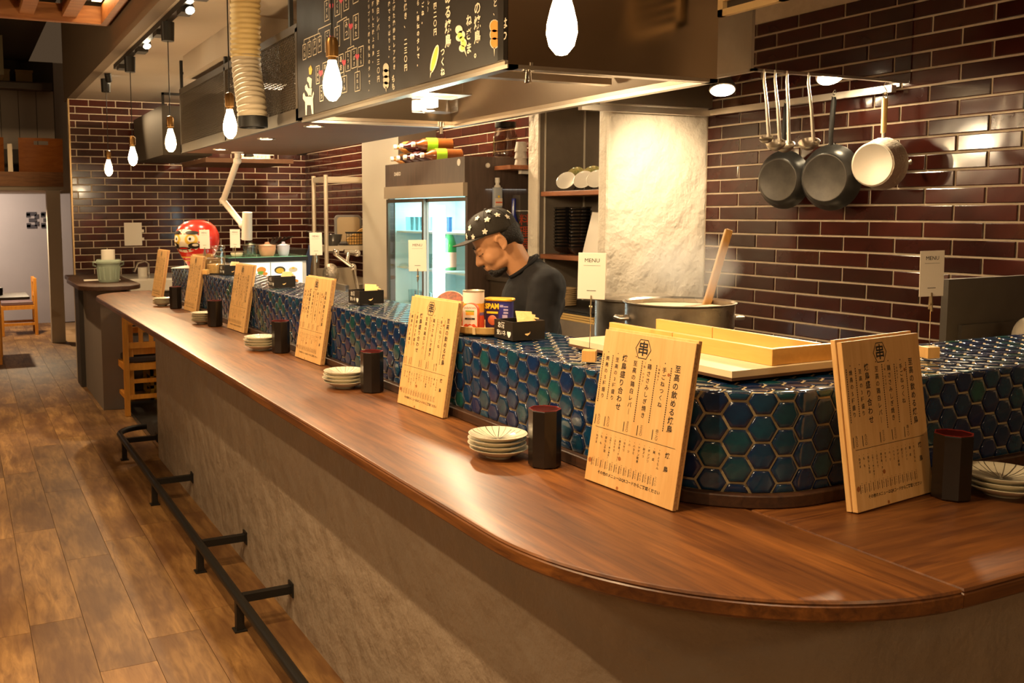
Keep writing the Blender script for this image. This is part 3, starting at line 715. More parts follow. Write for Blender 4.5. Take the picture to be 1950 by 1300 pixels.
# four animals standing on each other
flat(dw, [(577, 180), (579, 176), (582, 184), (594, 184), (597, 174), (598, 178), (596, 188), (597, 217), (594, 217), (592, 200), (585, 200), (584, 219), (582, 219), (581, 194), (577, 188)], .0003)
flat(dw, [(581, 164), (584, 160), (587, 168), (594, 168), (593, 183), (590, 180), (588, 183), (585, 176), (581, 170)], .0003)
flat(dw, [(585, 148), (588, 146), (594, 150), (593, 167), (590, 167), (588, 158), (585, 154)], .0003)
dw.build('drawn_animals', CREAM, sg)
dw = MB()
for cy, rx, ry in ((50, 8.5, 11.5), (66, 8, 10), (81, 7.5, 10)): flat(dw, loop(942, cy, rx, ry), .0006)
dw.build('drawing_fill', ORNG, sg)
dw = MB(); flat(dw, loop(827.5, 112, 4, 24, 16, -5.5), .0006); flat(dw, [(588, 130), (592, 124), (595, 132), (593, 142), (589, 142)], .0006); dw.build('drawing_fill', YELL, sg)
dw = MB()
for x, y, rx, ry in ((876, 68, 5, 6), (880, 74, 5, 5), (883, 83, 4.5, 6), (881, 91, 4, 5)): flat(dw, loop(x, y, rx, ry), .0006)
dw.build('drawing_fill', LIME, sg)

# ---- second hood over the pots, polished front
h2 = thing('pot_hood', 'polished steel hood against the maroon wall with ladles hung below', 'hood', (2.761, 2.73, 2.237))
X2, Y2, Z2 = 2.761, 2.73, 2.237
MB().box(X2, XW-.012, Y2, Y2+.015, Z2, ZB-.001).build('front_panel', mat('mirror_steel_front', (.66, .6, .55), .03, 1.0, bump=.015, bscale=1.6, bdetail=1), h2)
MB().box(X2, X2+.015, Y2+.015, 3.90, Z2, ZB-.001).build('side_panel', mat('scratched_steel', (.62, .53, .42), .34, 1.0, var=.12, vscale=9, rvar=.06), h2)
MB().box(X2+.015, XW-.012, 3.88, 3.90, Z2, ZB-.001).build('back_panel', STEELB, h2)
MB().box(X2+.015, XW-.012, Y2+.015, 3.88, Z2+.30, Z2+.31).build('inner_top', DARKM, h2)
b = MB(); zr = Z2-.035
b.box(X2+.015, XW-.02, 3.845, 3.875, zr-.01, zr+.02); b.box(XW-.06, XW-.03, Y2+.05, 3.87, zr-.008, zr+.022); b.box(X2, X2+.02, Y2, 3.88, Z2-.012, Z2); b.box(X2, XW-.02, Y2, Y2+.02, Z2-.010, Z2)
b.build('hanging_rail', STEEL, h2)
# hanging vent box with beige louvres, close to the hood end
XU = 2.30; zu = 2.335
vb = thing('louvre_box', 'beige framed louvre vent box hung from the ceiling between the hoods', 'vent', (XU, 2.17, zu))
BEI = mat('beige_louvre', (.62, .43, .20), .5)
MB().box(XU+.0205, XU+.045, 2.17, 2.43, zu+.012, ZB-.001).build('box', BROWNM, vb)
b = MB(); b.box(XU, XU+.02, 2.16, 2.44, zu, zu+.022); b.box(XU, XU+.02, 2.16, 2.182, zu, ZB-.001); b.box(XU, XU+.02, 2.418, 2.44, zu, ZB-.001); b.build('frame', BEI, vb)
for i in range(12):
    MB().obox((XU+.004, 2.18, zu+.05+i*.035), (XU+.004, 2.42, zu+.05+i*.035), .016, .006).build('louvre', BEI, vb)

# ---- mesh-fronted shelf box between hood and far wall
ms = thing('mesh_shelf', 'hanging dark shelf box with wire mesh front and lit underside', 'shelf', (XSG, 4.5, ZH))
SHB = mat('shelf_underside', (.22, .11, .06), .75, var=.15, vscale=2); FRM = mat('frame_bronze', (.085, .065, .045), .45, .3)
YM0, YM1, ZM = YH1+.03, 7.19, 2.60
MB().box(XSG, 2.42, YM0, YM1, ZH, ZH+.045).build('bottom_board', SHB, ms)
b = MB()
b.box(XSG-.012, XSG+.012, YM0, YM1, ZH-.004, ZH+.06); b.box(XSG-.012, XSG+.012, YM0, YM1, ZM-.02, ZM+.02)
b.box(XSG-.012, XSG+.012, YM1-.03, YM1, ZH, ZM); b.box(XSG-.012, XSG+.012, 5.86, 5.89, ZH, ZM); b.box(XSG-.012, XSG+.012, YM0, YM0+.03, ZH, ZM)
b.build('frame', FRM, ms)
b = MB(); s = .024
y = YM0
def strand(b, y0, z0, y1, z1): b.obox((XSG, y0, z0), (XSG, y1, z1), .0035, .0035, up=(1, 0, 0))
n = int((YM1-YM0+ZM-ZH)/s)
for i in range(n):
    a = YM0+i*s
    y0, z0 = (a, ZH+.06) if a <= YM1 else (YM1, ZH+.06+(a-YM1)); y1, z1 = a-(ZM-ZH-.06), ZM
    if y1 < YM0: z1 = ZH+.06+(a-YM0); y1 = YM0
    if z0 < z1: strand(b, y0, z0, y1, z1)
    a2 = YM0-(ZM-ZH)+i*s; y0, z0 = (a2, ZH+.06) if a2 >= YM0 else (YM0, ZH+.06+(YM0-a2)); y1, z1 = a2+(ZM-ZH-.06), ZM
    if y1 > YM1: z1 = ZH+.06+(YM1-a2); y1 = YM1
    if z0 < z1 and y0 < YM1: strand(b, y0, z0, y1, z1)
me = b.build('wire_mesh', FRM, ms); me['kind'] = 'stuff'
MB().box(2.41, 2.42, YM0, YM1, ZH+.046, ZM).build('back_panel', BROWNM, ms)
MB().box(XSG+.013, 2.4, YM1-.02, YM1, ZH+.046, ZM).build('end_panel', BROWNM, ms)
b = MB()
for y in (5.88, 7.16, 4.6):
    b.box(XSG-.010, XSG+.010, y-.011, y+.011, ZM+.02, ZB-.001); 
for y in (5.88, 7.16): b.box(XSG, 2.41, y-.008, y+.008, ZB-.10, ZB-.084); b.box(2.395, 2.41, y-.008, y+.008, ZM-.01, ZB-.084)
b.build('hanger_frame', BLACK, ms)
# recessed downlights below the shelf
DL = emis('downlight_lens', (1.0, .80, .50), 28)
def downlight(px, py, root, watt=9):
    p = onZ(px, py, ZH-.004); a = MB().lathe([(.055, 0), (.055, -.006), (.043, -.006), (.040, 0)], 20, (p.x, p.y, ZH)).build('downlight_ring', STEEL, root, smooth=40)
    MB().cyl((p.x, p.y, ZH-.001), (p.x, p.y, ZH-.003), .040, .040, 20).build('lens', DL, a)
    spot('shelf_downlight', (p.x, p.y, ZH-.02), (p.x, p.y, 0), watt, 115, .7, WARM2, .03)
for q in ((598, 241), (507, 265), (420, 285)): downlight(*q, ms)
# things kept behind the mesh
random.seed(3)
KB = [mat('keep_amber', (.45, .17, .02), .15, coat=.4), mat('keep_green', (.02, .14, .05), .15, coat=.4), mat('keep_brown', (.10, .04, .02), .2), mat('keep_gold', (.55, .33, .06), .35)]
for i, (y, x, h, r, k, lab) in enumerate([(4.62, 1.70, .30, .045, 1, 'green bottle'), (4.76, 1.68, .30, .05, 0, 'amber bottle'), (4.90, 1.72, .33, .05, 3, 'gold labelled bottle'), (5.06, 1.70, .28, .06, 2, 'dark brown bottle')]):
    b = MB().lathe([(r*.9, 0), (r, .01), (r, h*.58), (r*.75, h*.68), (r*.32, h*.76), (r*.32, h*.96), (r*.36, h*.96), (r*.36, h)], 16, (x, y, ZH+.046))
    o = b.build('liquor_bottle', KB[k], off=(x, y, ZH+.046), smooth=40); tag(o, lab+' kept on the shelf behind the wire mesh', 'bottle', 'bottles behind the mesh')
b = thing('storage_carton', 'dark carton standing behind the wire mesh of the hanging shelf', 'box', (1.85, 6.5, ZH+.046))
MB().box(1.65, 2.1, 6.1, 6.9, ZH+.046, ZH+.36).build('carton', mat('brown_carton', (.14, .10, .07), .7), b)
MB().box(1.649, 1.6495, 6.3, 6.36, ZH+.06, ZH+.30).build('tape', mat('clear_tape', (.5, .45, .38), .2), b)
# second hanging frame box farther away
fb = thing('hanging_cabinet', 'dark hanging cabinet box beyond the mesh shelf near the far wall', 'cabinet', (1.9, 8.8, 2.2))
MB().box(1.62, 2.05, 8.3, 9.75, 2.20, 2.62).build('body', mat('cabinet_dark', (.05, .036, .022), .5), fb)
MB().box(2.35, 2.42, 8.28, 8.36, 2.2, ZB-.001).build('post', DARKM, fb)
MB().box(2.06, 2.9, 8.6, 9.6, 2.16, 2.20).build('shelf_board', SHB, fb)
b = MB(); b.box(1.62, 2.9, 8.28, 8.30, ZB-.12, ZB-.10); b.box(1.62, 1.64, 8.28, 8.30, 2.62, ZB-.1); b.build('hanger_frame', BLACK, fb)
mw = thing('wire_basket', 'wire basket on the far hanging shelf by the tiled wall', 'basket', (2.6, 9.0, 2.20))
b = MB()
for i in range(9):
    x = 2.45+i*.04; b.cyl((x, 8.8, 2.205), (x, 8.8, 2.36), .003, n=5)
for i in range(5): b.cyl((2.45, 8.8, 2.21+i*.037), (2.77, 8.8, 2.21+i*.037), .003, n=5)
b.box(2.45, 2.77, 8.8, 9.1, 2.2005, 2.206); b.build('wires', STEEL, mw)
MB().box(2.47, 2.75, 8.85, 9.08, 2.207, 2.50).build('white_carton', SMOOTHW, mw)

# ---- pendant bulbs on the track
TR = mat('track_black', (.025, .02, .016), .5)
XP = 1.14
tk = thing('light_track', 'black ceiling light track with clip adapters along the soffit', 'light track', (XP, 5.5, ZB-.04))
MB().box(XP-.02, XP+.02, -1.5, 7.55, ZB-.034, ZB-.0005).build('rail', TR, tk)
for y in (7.35, 6.55, 5.9, 5.2, 4.8): MB().box(XP-.018, XP+.05, y-.06, y+.06, ZB-.062, ZB-.034).build('adapter', TR, tk)
BULB = emis('bulb_glow', (1.0, 0.72, 0.36), 34)
BRASS = mat('bulb_brass', (.25, .13, .04), .35, .8)
lab = ['over the end of the bar beside the first menu board', 'in front of the family tree on the chalk board', 'beside the ribbed exhaust hose', 'in front of the mesh shelf end', 'before the far hanging cabinet', 'nearest to the far tiled wall']
for i, (px, py) in enumerate([(1070, 45), (633, 155), (438, 237), (325, 268), (253, 298), (207, 320)]):
    p = onX(px, py, XP)
    pn = thing('pendant_lamp', 'bare glowing bulb pendant '+lab[i], 'lamp', tuple(p), group='bare bulb pendants')
    x, y, z = p
    MB().lathe([(.0, -.065), (.012, -.062), (.026, -.045), (.032, -.02), (.031, .0), (.024, .03), (.016, .055), (.0135, .07)], 18, p).build('bulb', BULB, pn, smooth=80)
    MB().lathe([(.0145, .068), (.0145, .078), (.021, .08), (.022, .125), (.016, .14), (.006, .145), (.0, .145)], 16, p).build('socket', BRASS, pn, smooth=40)
    MB().cyl((x, y, z+.14), (x, y, ZB-.13), .0028, n=6).build('cord', BLACK, pn)
    MB().cyl((x, y, ZB-.14), (x, y, ZB-.034), .036, .040, 18).build('canopy', BLACK, pn, smooth=40)
    point('pendant_light', (x, y, z-.085), 7.0, WARM, .03)
# ---- track spots
SPL = emis('spot_lens', (1.0, .86, .6), 60)
for i, (px, py, tgt, on) in enumerate([(207, 153, (1.6, 9.9, 1.4), 1), (249, 127, (1.3, 6.9, .5), 1), (280, 88, (1.2, 5.2, 1.0), 1), (362, 20, (1.35, 3.4, 1.0), 1)]):
    p = onX(px, py, XP+.02); d = (Vector(tgt)-p).normalized()
    s = thing('track_spot', ['small black track spotlight aimed at the far tiles', 'small black track spotlight pointing straight down', 'small black track spotlight turned towards the bar', 'small black track spotlight nearest the louvre hose'][i], 'spotlight', tuple(p), group='spots on the ceiling track')
    MB().cyl(p-d*.09, p, .026, .028, 16).build('barrel', BLACK, s, smooth=40)
    MB().cyl(p-d*.004, p+d*.0015, .023, .023, 16).build('lens', SPL, s)
    MB().box(p.x-.006, p.x+.006, p.y-.006, p.y+.006, p.z+.02, ZB-.034).build('arm', BLACK, s)
    spot('track_spot_light', tuple(p+d*.02), tgt, 30, 62, .5, WARM2, .02)
for yy in (2.3, 0.6):
    p = Vector((XP+.02, yy, ZB-.12)); s = thing('track_spot', 'small black track spotlight over the rounded bar corner' if yy > 1 else 'small black track spotlight over the short side of the bar', 'spotlight', tuple(p), group='spots on the ceiling track')
    tg = Vector((1.25, yy-.1, 1.0)); d = (tg-p).normalized()
    MB().cyl(p-d*.09, p, .026, .028, 16).build('barrel', BLACK, s, smooth=40); MB().cyl(p-d*.004, p+d*.0015, .023, .023, 16).build('lens', SPL, s)
    MB().box(p.x-.006, p.x+.006, p.y-.006, p.y+.006, p.z+.02, ZB-.034).build('arm', BLACK, s)
    spot('track_spot_light', tuple(p+d*.02), tuple(tg), 22, 80, .6, WARM2, .02)
# ---- ribbed exhaust hose
XHS = 1.42
hs = thing('exhaust_hose', 'ribbed beige exhaust hose hanging from the ceiling with black end', 'hose', tuple(onX(472, 240, XHS)))
def hose(path, r0, pitch, name, m):
    L = [0]; 
    for i in range(1, len(path)): L.append(L[-1]+(path[i]-path[i-1]).length)
    n = int(L[-1]/(pitch/4)); pts = []; rr = []
    for i in range(n+1):
        s = L[-1]*i/n; j = 1
        while j < len(L)-1 and L[j] < s: j += 1
        t_ = (s-L[j-1])/(L[j]-L[j-1]); pts.append(path[j-1].lerp(path[j], t_)); rr.append(r0+(.0045 if i % 4 in (1, 2) else -.002))
    return MB().tube(pts, rr, 28).build(name, m, hs, smooth=180)
def cps(pix): return [onX(x, y, XHS) for x, y in pix]
rpx = onX(440, 100, XHS)-onX(495, 100, XHS)
rad = 27.5/FL*pj(onX(468, 100, XHS))[2]
top = onX(466, 60, XHS)
hose([Vector((top.x, top.y+.01, ZB)), onX(467, 0, XHS), onX(468, 110, XHS)], rad, .026, 'upper_sleeve', mat('hose_yellow', (.62, .46, .20), .6))
hose(cps([(468, 110), (470, 135), (474, 165), (479, 200), (481, 226)]), rad*.97, .028, 'lower_hose', mat('hose_grey', (.50, .42, .30), .6))
e0 = onX(481, 222, XHS); e1 = onX(481.5, 247, XHS)
MB().lathe([(rad*1.02, 0), (rad*1.04, -.055), (rad*.92, -.058), (rad*.9, -.01)], 28, e0).build('end_cuff', BLACK, hs, smooth=40)
# white articulated extraction arm
WHM = mat('white_enamel', (.78, .70, .58), .35)
XA = onZ(452, 289, ZH).x
a0, a1, a2, a3 = onX(452, 291, XA), onX(452, 306, XA), onX(425, 382, XA), onX(462, 428, XA)
am = thing('extraction_arm', 'white jointed extraction arm hanging from the shelf underside', 'extractor arm', tuple(a0))
MB().cyl((a0.x, a0.y, ZH-.001), (a0.x, a0.y, ZH-.01), .045, n=20).build('flange', WHM, am)
MB().cyl((a0.x, a0.y, ZH-.01), a1, .021, n=14).build('drop_pipe', WHM, am, smooth=40)
MB().cyl(a1, a2, .024, n=14).build('upper_arm', WHM, am, smooth=40); MB().cyl(a2, a3, .024, n=14).build('lower_arm', WHM, am, smooth=40)
b = MB()
for q in (a1, a2, a3): b.ell(q, (.032, .032, .032), 12, 8)
b.build('joint', WHM, am, smooth=80)
h0 = onX(471, 404, XA); h1 = onX(470, 456, XA); MB().cyl(h0, h1, .036, .040, 18).build('nozzle', WHM, am, smooth=40)
# white projector-like spotlight behind the shelf
p = onY(560, 272, 8.6)
wl = thing('wall_spot', 'white cone spotlight under the shelf by the tiled corner', 'spotlight', tuple(p))
d = (onY(580, 282, 8.5)-onY(545, 262, 8.7)).normalized()
MB().cyl(p-d*.10, p+d*.10, .035, .085, 18).build('shade', WHM, wl, smooth=40); MB().cyl(p+d*.10, p+d*.16, .085, .06, 18).build('cap', BLACK, wl, smooth=40)
MB().cyl((p.x, p.y, p.z), (p.x, p.y, ZH+.4), .012, n=8).build('stem', BLACK, wl)
# ---- reflector lamps of the pot hood
RL_ = emis('reflector_face', (1.0, .80, .50), 60)
for i, (px, py, Y, tg, W, nm) in enumerate([(1376, 172, 3.30, (3.30, 3.92, 1.82), 34, 'round reflector lamp shining on the white plaster pillar'), (1581, 147, 2.95, (2.2, 1.5, 1.0), 95, 'round reflector lamp above the hanging pans')]):
    p = onY(px, py, Y); d = (Vector(tg)-p).normalized()
    q = thing('reflector_lamp', nm, 'lamp', tuple(p), group='reflector lamps of the pot hood')
    dd = Vector((-.25, -.30, -.92)).normalized() if i == 0 else Vector((-.25, -.45, -.85)).normalized()
    MB().lathe([(.02, -.10), (.03, -.07), (.055, -.02), (.058, -.004), (.054, 0.0)], 20, p, axis=tuple(dd)).build('reflector', STEEL, q, smooth=40)
    MB().lathe([(.0, .008), (.03, .006), (.052, 0.001), (.052, -.002)][::-1], 20, p, axis=tuple(dd)).build('face', RL_, q, smooth=60)
    MB().cyl(p-dd*.10, (p.x+.02, p.y+.02, 2.53), .014, n=10).build('stem', DARKM, q)
    spot('reflector_light', tuple(p+dd*.03), tg, W, 78 if i == 0 else 130, .95, WARM2, .045)
# ================================================================== things on the bar counter
EPS = 0.0006
# ---- plywood menu boards leaning on the ledge
BW, BH, BT = 0.295, 0.372, 0.012
PLYE = wood('plywood_edge', (.62, .36, .15), (.30, .14, .05), .6, axis=0, scale=3, stretch=60, rnd=.02)
KNOT = mat('wood_knot', (.33, .11, .025), .6)
def menu_text():
    b = MB(); y = -BT/2-.0004
    F = lambda a, q: ((a-.5)*BW, y, BH*(1-q))         # a across, q down, both 0..1
    def col(s, u, v0, v1, k=1.0, bold=0.0):
        s = s.replace('ー', '｜'); size = (v1-v0)*BH/len(s); x0 = (u-.5)*BW; z0 = BH*(1-v0)
        text(b, s, lambda a, c: (x0+a, y, z0+c), size*k, True, line=1.0/k, bold=bold*size)
    B = .012
    col('至高の飲める焼鳥', .855, .15, .565, .92, B); col('・手ごねつくね', .72, .135, .43, .85, B*.6); col('・鶏ささみしぎ焼き', .56, .13, .52, .85, B*.6); col('・至高の鶏白レバー', .40, .125, .52, .85, B*.6)
    col('焼鳥盛り合わせ', .275, .145, .51, .92, B); col('・至高の3種盛り', .19, .13, .46, .78, B*.6); col('・焼鳥の5種盛り', .075, .13, .46, .78, B*.6)
    col('（卵黄付き）', .665, .17, .29, .75); col('（梅 or わさび）'.replace(' or ', '・'), .505, .165, .32, .75)
    for s, u in (('四二〇', .735), ('三三〇', .565), ('三三〇', .41), ('九〇〇', .185), ('九〇〇', .07)): col(s, u, .555, .625, .95, B*.5)
    col('焼　鳥', .875, .675, .80, .9, B)
    items = ['ちょうちん', '鶏　皮', 'ボンジリ', '砂ズリ', 'ヤゲン軟骨', 'ハラミ', 'ハ　ツ', 'セセリ', '焼き鳥（タレ）', 'ふりそで', '心残り（希少部位）', '背なし手羽', 'も　も', 'ねぎま']
    pr = ['二八〇', '二〇〇', '二〇〇', '二八〇', '二八〇', '二八〇', '二五〇', '二五〇', '二五〇', '二五〇', '二二〇', '二二〇', '二二〇', '二六〇']
    for i, (s, q) in enumerate(zip(items, pr)):
        u = .79-i*.0545; h = .0215*(len(s)+1); h = min(h, .16); col('・'+s, u, .665, .665+h, .9, B*.4); col(q, u, .835, .895, .85)
        x = (u-.022-.5)*BW; b.box(x-.0008, x+.0008, y, y+.0001, BH*(1-.895), BH*(1-.845))
    # fine print: thin broken strokes, too small to read in the photograph
    for u, v0, v1 in ((.79, .17, .55), (.635, .17, .53), (.475, .16, .55), (.135, .16, .45), (.025, .16, .47)):
        v = v0
        while v < v1:
            x = (u-.5)*BW; b.box(x-.0013, x+.0013, y, y+.0001, BH*(1-v-.009), BH*(1-v)); v += .014
    for u in (.69, .525, .37, .145, .03):
        x = (u-.5)*BW; b.box(x-.001, x+.001, y, y+.0001, BH*(1-.625), BH*(1-.562))
    b.box(-.455*BW, .44*BW, y, y+.0001, BH*(1-.6405), BH*(1-.638))
    text(b, 'その他のメニューはQRコードからご確認ください', lambda a, c: (a, y, BH*(1-.913)+c), .0093, bold=.00012)
    # emblem
    cx, cz, r = -.035*BW, BH*(1-.088), .026
    for i in range(6):
        a0, a1 = math.radians(60*i), math.radians(60*i+60); r2 = r-.0022
        b.add([(cx+r*math.cos(a0), y, cz+r*math.sin(a0)), (cx+r2*math.cos(a0), y, cz+r2*math.sin(a0)), (cx+r2*math.cos(a1), y, cz+r2*math.sin(a1)), (cx+r*math.cos(a1), y, cz+r*math.sin(a1))], [(0, 1, 2, 3)])
    text(b, '串', lambda a, c: (cx+a, y, cz+.0165+c), .036, bold=.0006)
    return b
mbp = thing('menu_stand', 'x', 'menu board', local=True)
MB().box(-BW/2, BW/2, -BT/2, BT/2, 0, BH).build('front_board', PINE, mbp, bev=.0008, seg=1)
MB().box(-BW/2-.004, BW/2-.006, BT/2+.0005, BT*1.5, .001, BH+.006).build('back_board', PINE, mbp, bev=.0008, seg=1)
mt_ = menu_text().build('print', INK, mbp)
b = MB(); b.box(BW/2-.0004, BW/2+.0002, -BT/2+.001, BT/2-.001, .001, BH-.001); b.build('ply_edge', PLYE, mbp)
b = MB()
for u, v, r in ((.035, .865, .006), (.375, .80, .005), (.77, .215, .004), (.395, .985, .004)): b.cyl(((u-.5)*BW, -BT/2-.0002, BH*(1-v)), ((u-.5)*BW, -BT/2+.001, BH*(1-v)), r, n=12)
b.build('knot', KNOT, mbp)
labs = ['plywood menu board leaning on the ledge beside the rounded bar corner', 'plywood menu board leaning on the short side of the ledge by the black cup',
        'plywood menu board standing before the noodle cup and tins', 'plywood menu board leaning between two plate stacks before the steel rack', 'plywood menu board leaning before the food picture case',
        'plywood menu board leaning before the glass jars', 'plywood menu board leaning at the ledge end below the red doll']
ang = []
for i, ((ax, ay), (bx_, by)) in enumerate([((1117, 913), (1283, 975)), ((1611, 975), (1761, 932)), ((761, 768), (843, 797)), ((545, 683), (596, 695)), ((415, 630), (444, 632)), ((350, 592), (377, 594)), ((283, 565), (300, 568))]):
    A = onZ(ax, ay, ZC); Bq = onZ(bx_, by, ZC); m = (A+Bq)/2
    if i >= 3: A = Vector((1.374, m.y+.12, ZC)); Bq = Vector((1.386, m.y-.12, ZC))
    if i == 1: Bq = Vector((Bq.x, A.y+.035, ZC))
    d = (Bq-A).normalized(); m = (A+Bq)/2 if i not in (3, 4, 5, 6) else Vector((1.380, m.y, ZC))
    rz = math.atan2(d.y, d.x); r = mbp if i == 0 else dup(mbp)
    if i == 0: OFF[mbp] = (0, 0, 0)
    ln = math.radians(9.5 if i != 1 else 8.5)
    if i == 1: m = Vector((m.x, 1.405, ZC))
    r.location = (m.x, m.y, ZC+.0025); r.rotation_euler = Euler((-ln, 0, rz), 'XYZ'); r['label'] = labs[i]; r['group'] = 'menu boards along the bar'
    # the rotation order tips the board back about its own foot
    r.rotation_euler = (Matrix.Rotation(rz, 3, 'Z') @ Matrix.Rotation(-ln, 3, 'X')).to_euler()
# ---- octagonal lacquer cups
LACQ = mat('black_lacquer', (.012, .008, .006), .32, coat=.3); REDL = mat('red_lacquer', (.16, .012, .008), .3)
cp = thing('chopstick_cup', 'x', 'cup', local=True)
rc, hc = .0425, .150
MB().lathe([(rc*.9, 0), (rc, .004), (rc, hc-.002), (rc-.001, hc)], 8, (0, 0, 0)).build('body', LACQ, cp)
MB().lathe([(rc-.0008, hc), (rc-.0005, hc+.0015), (rc-.004, hc+.0015), (rc-.0045, hc-.004), (rc-.005, .02), (0.0, .02)], 8, (0, 0, 0)).build('rim', REDL, cp)
cl = ['beside the plates at the rounded corner', 'beside the plates before the tins', 'between plates and the board before the rack', 'beside the small plates before the food case', 'beside the last plates at the far bar end', 'on the short side of the bar']
for i, (px, py) in enumerate([(1040, 886), (715, 745), (537, 671), (410, 621), (335, 587), (1800, 944)]):
    p = onZ(px, py, ZC); r = cp if i == 0 else dup(cp)
    r.location = (min(p.x, 1.352) if i < 5 else 2.035, p.y if i < 5 else 1.375, ZC+EPS); r.rotation_euler = (0, 0, math.radians(10+i*9)); r['label'] = 'black octagonal lacquer cup with red rim '+cl[i]; r['group'] = 'black lacquer cups'
# ---- small dishes with painted rays
CERA = mat('cream_glaze', (.72, .66, .50), .18, coat=.25, var=.06, vscale=20); RAYS = mat('ray_paint', (.10, .085, .06), .3)
rd, hd_ = .079, .0265
def dish_mesh():
    return MB().lathe([(0, .003), (.030, .003), (.031, 0), (.036, 0), (.038, .005), (.055, .011), (.072, .021), (rd, hd_-.001), (rd+.0006, hd_+.0006), (rd-.002, hd_+.001), (.070, hd_-.004), (.045, .0145), (.02, .0105), (0, .0095)], 40).mesh('small_dish', smooth=50)
dm = dish_mesh(); dm.materials.append(CERA)
def ray_part(root):
    b = MB(); prof = [(.004, .0098), (.02, .0109), (.045, .0149), (.070, hd_-.0036), (rd-.003, hd_+.0012)]
    for i in range(26):
        a = 2*PI*i/26+random.uniform(-.05, .05); w = random.choice((.0005, .0007, .0011)); k = random.choice((3, 4, 4))
        ca, sa = math.cos(a), math.sin(a); vs = []
        for r, z in prof[:k+1]: vs += [(r*ca-w*sa, r*sa+w*ca, z+.0003), (r*ca+w*sa, r*sa-w*ca, z+.0003)]
        b.add(vs, [(2*j+1, 2*j+3, 2*j+2, 2*j) for j in range(k)])
    return b
rmesh = ray_part(None).mesh('painted_rays'); rmesh.materials.append(RAYS)
pl = ['at the rounded bar corner', 'before the tins', 'before the steel rack board', 'before the food picture case', 'at the far end of the bar', 'on the short side of the bar']
for i, ((px, py), n) in enumerate(zip([(955, 868), (655, 737), (492, 666), (380, 616), (308, 582), (1895, 926)], (4, 4, 4, 5, 4, 3))):
    p = onZ(px, py, ZC); x = 1.292 if i < 5 else 2.168; y = p.y if i < 5 else 1.345; sc = 1.0 if i < 3 or i == 5 else .86
    for k in range(n):
        o = bpy.data.objects.new('small_dish', dm); C.objects.link(o); o.scale = (sc, sc, sc)
        o.location = (x+random.uniform(-.003, .003), y+random.uniform(-.003, .003), ZC+EPS+k*.0128*sc); o.rotation_euler = (0, 0, random.uniform(0, 6))
        if i == 5: o.scale = (1.12, 1.12, 1.0)
        top = k == n-1
        tag(o, ('top small dish with painted rays ' if top else ['bottom', 'second', 'third', 'fourth'][k]+' small cream dish of the stack ')+pl[i], 'dish', 'small dishes stacked on the bar')
        if top:
            q = bpy.data.objects.new('painted_rays', rmesh); C.objects.link(q); q.parent = o
# ---- menu cards on wire stands
cs = thing('card_stand', 'x', 'card stand', local=True)
PINEB = wood('pine_block', (.72, .42, .14), (.6, .32, .09), .5, axis=2, scale=5, stretch=10)
MB().box(-.018, .018, -.018, .018, 0, .03).build('wooden_base', PINEB, cs, bev=.001)
MB().cyl((0, 0, .03), (0, 0, .155), .0012, n=6).build('wire', CHROME, cs)
b = MB(); b.obox((0, -.004, .125), (0, 0.0, .175), .007, .003, up=(1, 0, 0)); b.obox((0, .005, .13), (0, .001, .172), .007, .003, up=(1, 0, 0)); b.cyl((-.004, 0, .145), (.004, 0, .145), .004, n=8); b.build('clip', mat('clip_metal', (.35, .27, .16), .35, .9), cs)
cd_ = MB().box(-.036, .036, -.0008, .0008, .165, .287).build('card', PAPER, cs, bev=.004)
b = MB(); text(b, 'MENU', lambda a, c: (a, -.0011, .274+c), .0145); b.box(-.022, .022, -.0011, -.0010, .2535, .2541); b.box(-.012, .012, -.0011, -.0010, .187, .1885)
b.build('print', INK, cd_)
slab_ = ['clear menu card on a wire clip stand on the short tiled ledge', 'menu card on a wire stand behind the board at the bar corner', 'menu card on a wire stand in front of the fridge', 'menu card on a wire stand before the steel rack', 'menu card on a wire stand before the food picture case', 'menu card on a wire stand beside the red doll']
for i, (px, py, rz, tilt) in enumerate([(1769, 683, -.28, -.06), (1122, 690, -.75, .05), (797, 598, -.72, -.05), (604, 545, -.7, -.06), (449, 520, -.7, .0), (392, 523, -.7, -.05)]):
    r = cs if i == 0 else dup(cs); p = onZ(px, py, ZL)
    z = 1.3035
    r.location = (p.x, p.y, z); r.rotation_euler = (0, tilt*.3, rz); r['label'] = slab_[i]; r['group'] = 'menu cards on wire stands'
# ---- black boxes with wooden tallies
bk = thing('tally_box', 'x', 'box', local=True)
w_, d_, h_ = .118, .110, .058
b = MB(); t = .004
b.box(-w_/2, w_/2, -d_/2, d_/2, 0, .004); b.box(-w_/2, w_/2, -d_/2, -d_/2+t, .004, h_); b.box(-w_/2, w_/2, d_/2-t, d_/2, .004, h_); b.box(-w_/2, -w_/2+t, -d_/2+t, d_/2-t, .004, h_); b.box(w_/2-t, w_/2, -d_/2+t, d_/2-t, .004, h_)
BXM = mat('black_box', (.014, .011, .009), .4); BXT = mat('white_marker', (.80, .76, .68), .6)
b.build('box', BXM, bk)
b = MB(); Fm = lambda x0, z0: (lambda a, c: (-w_/2-.0004, x0-a, z0+c))
text(b, 'お酒', Fm(.012, .052), .021, bold=.0003); text(b, '安いネ', Fm(.012, .027), .018, bold=.0003); text(b, '♥', Fm(-.034, .026), .02)
b.build('lettering', BXT, bk)
for k in range(4):
    q = MB(); q.box(-.05, .05, -.026, .026, -.0015, .0015); o = q.build('wooden_tally', PINE, bk, bev=.0004, seg=1)
    o.location = (.018+.004*k, -.02+.012*k, .040+.006*k); o.rotation_euler = (.35-.1*k, -.35, .5+.2*k)
bl = ['beside the tin basket', 'before the white pillar and fridge', 'before the food picture case', 'beside the glass jars']
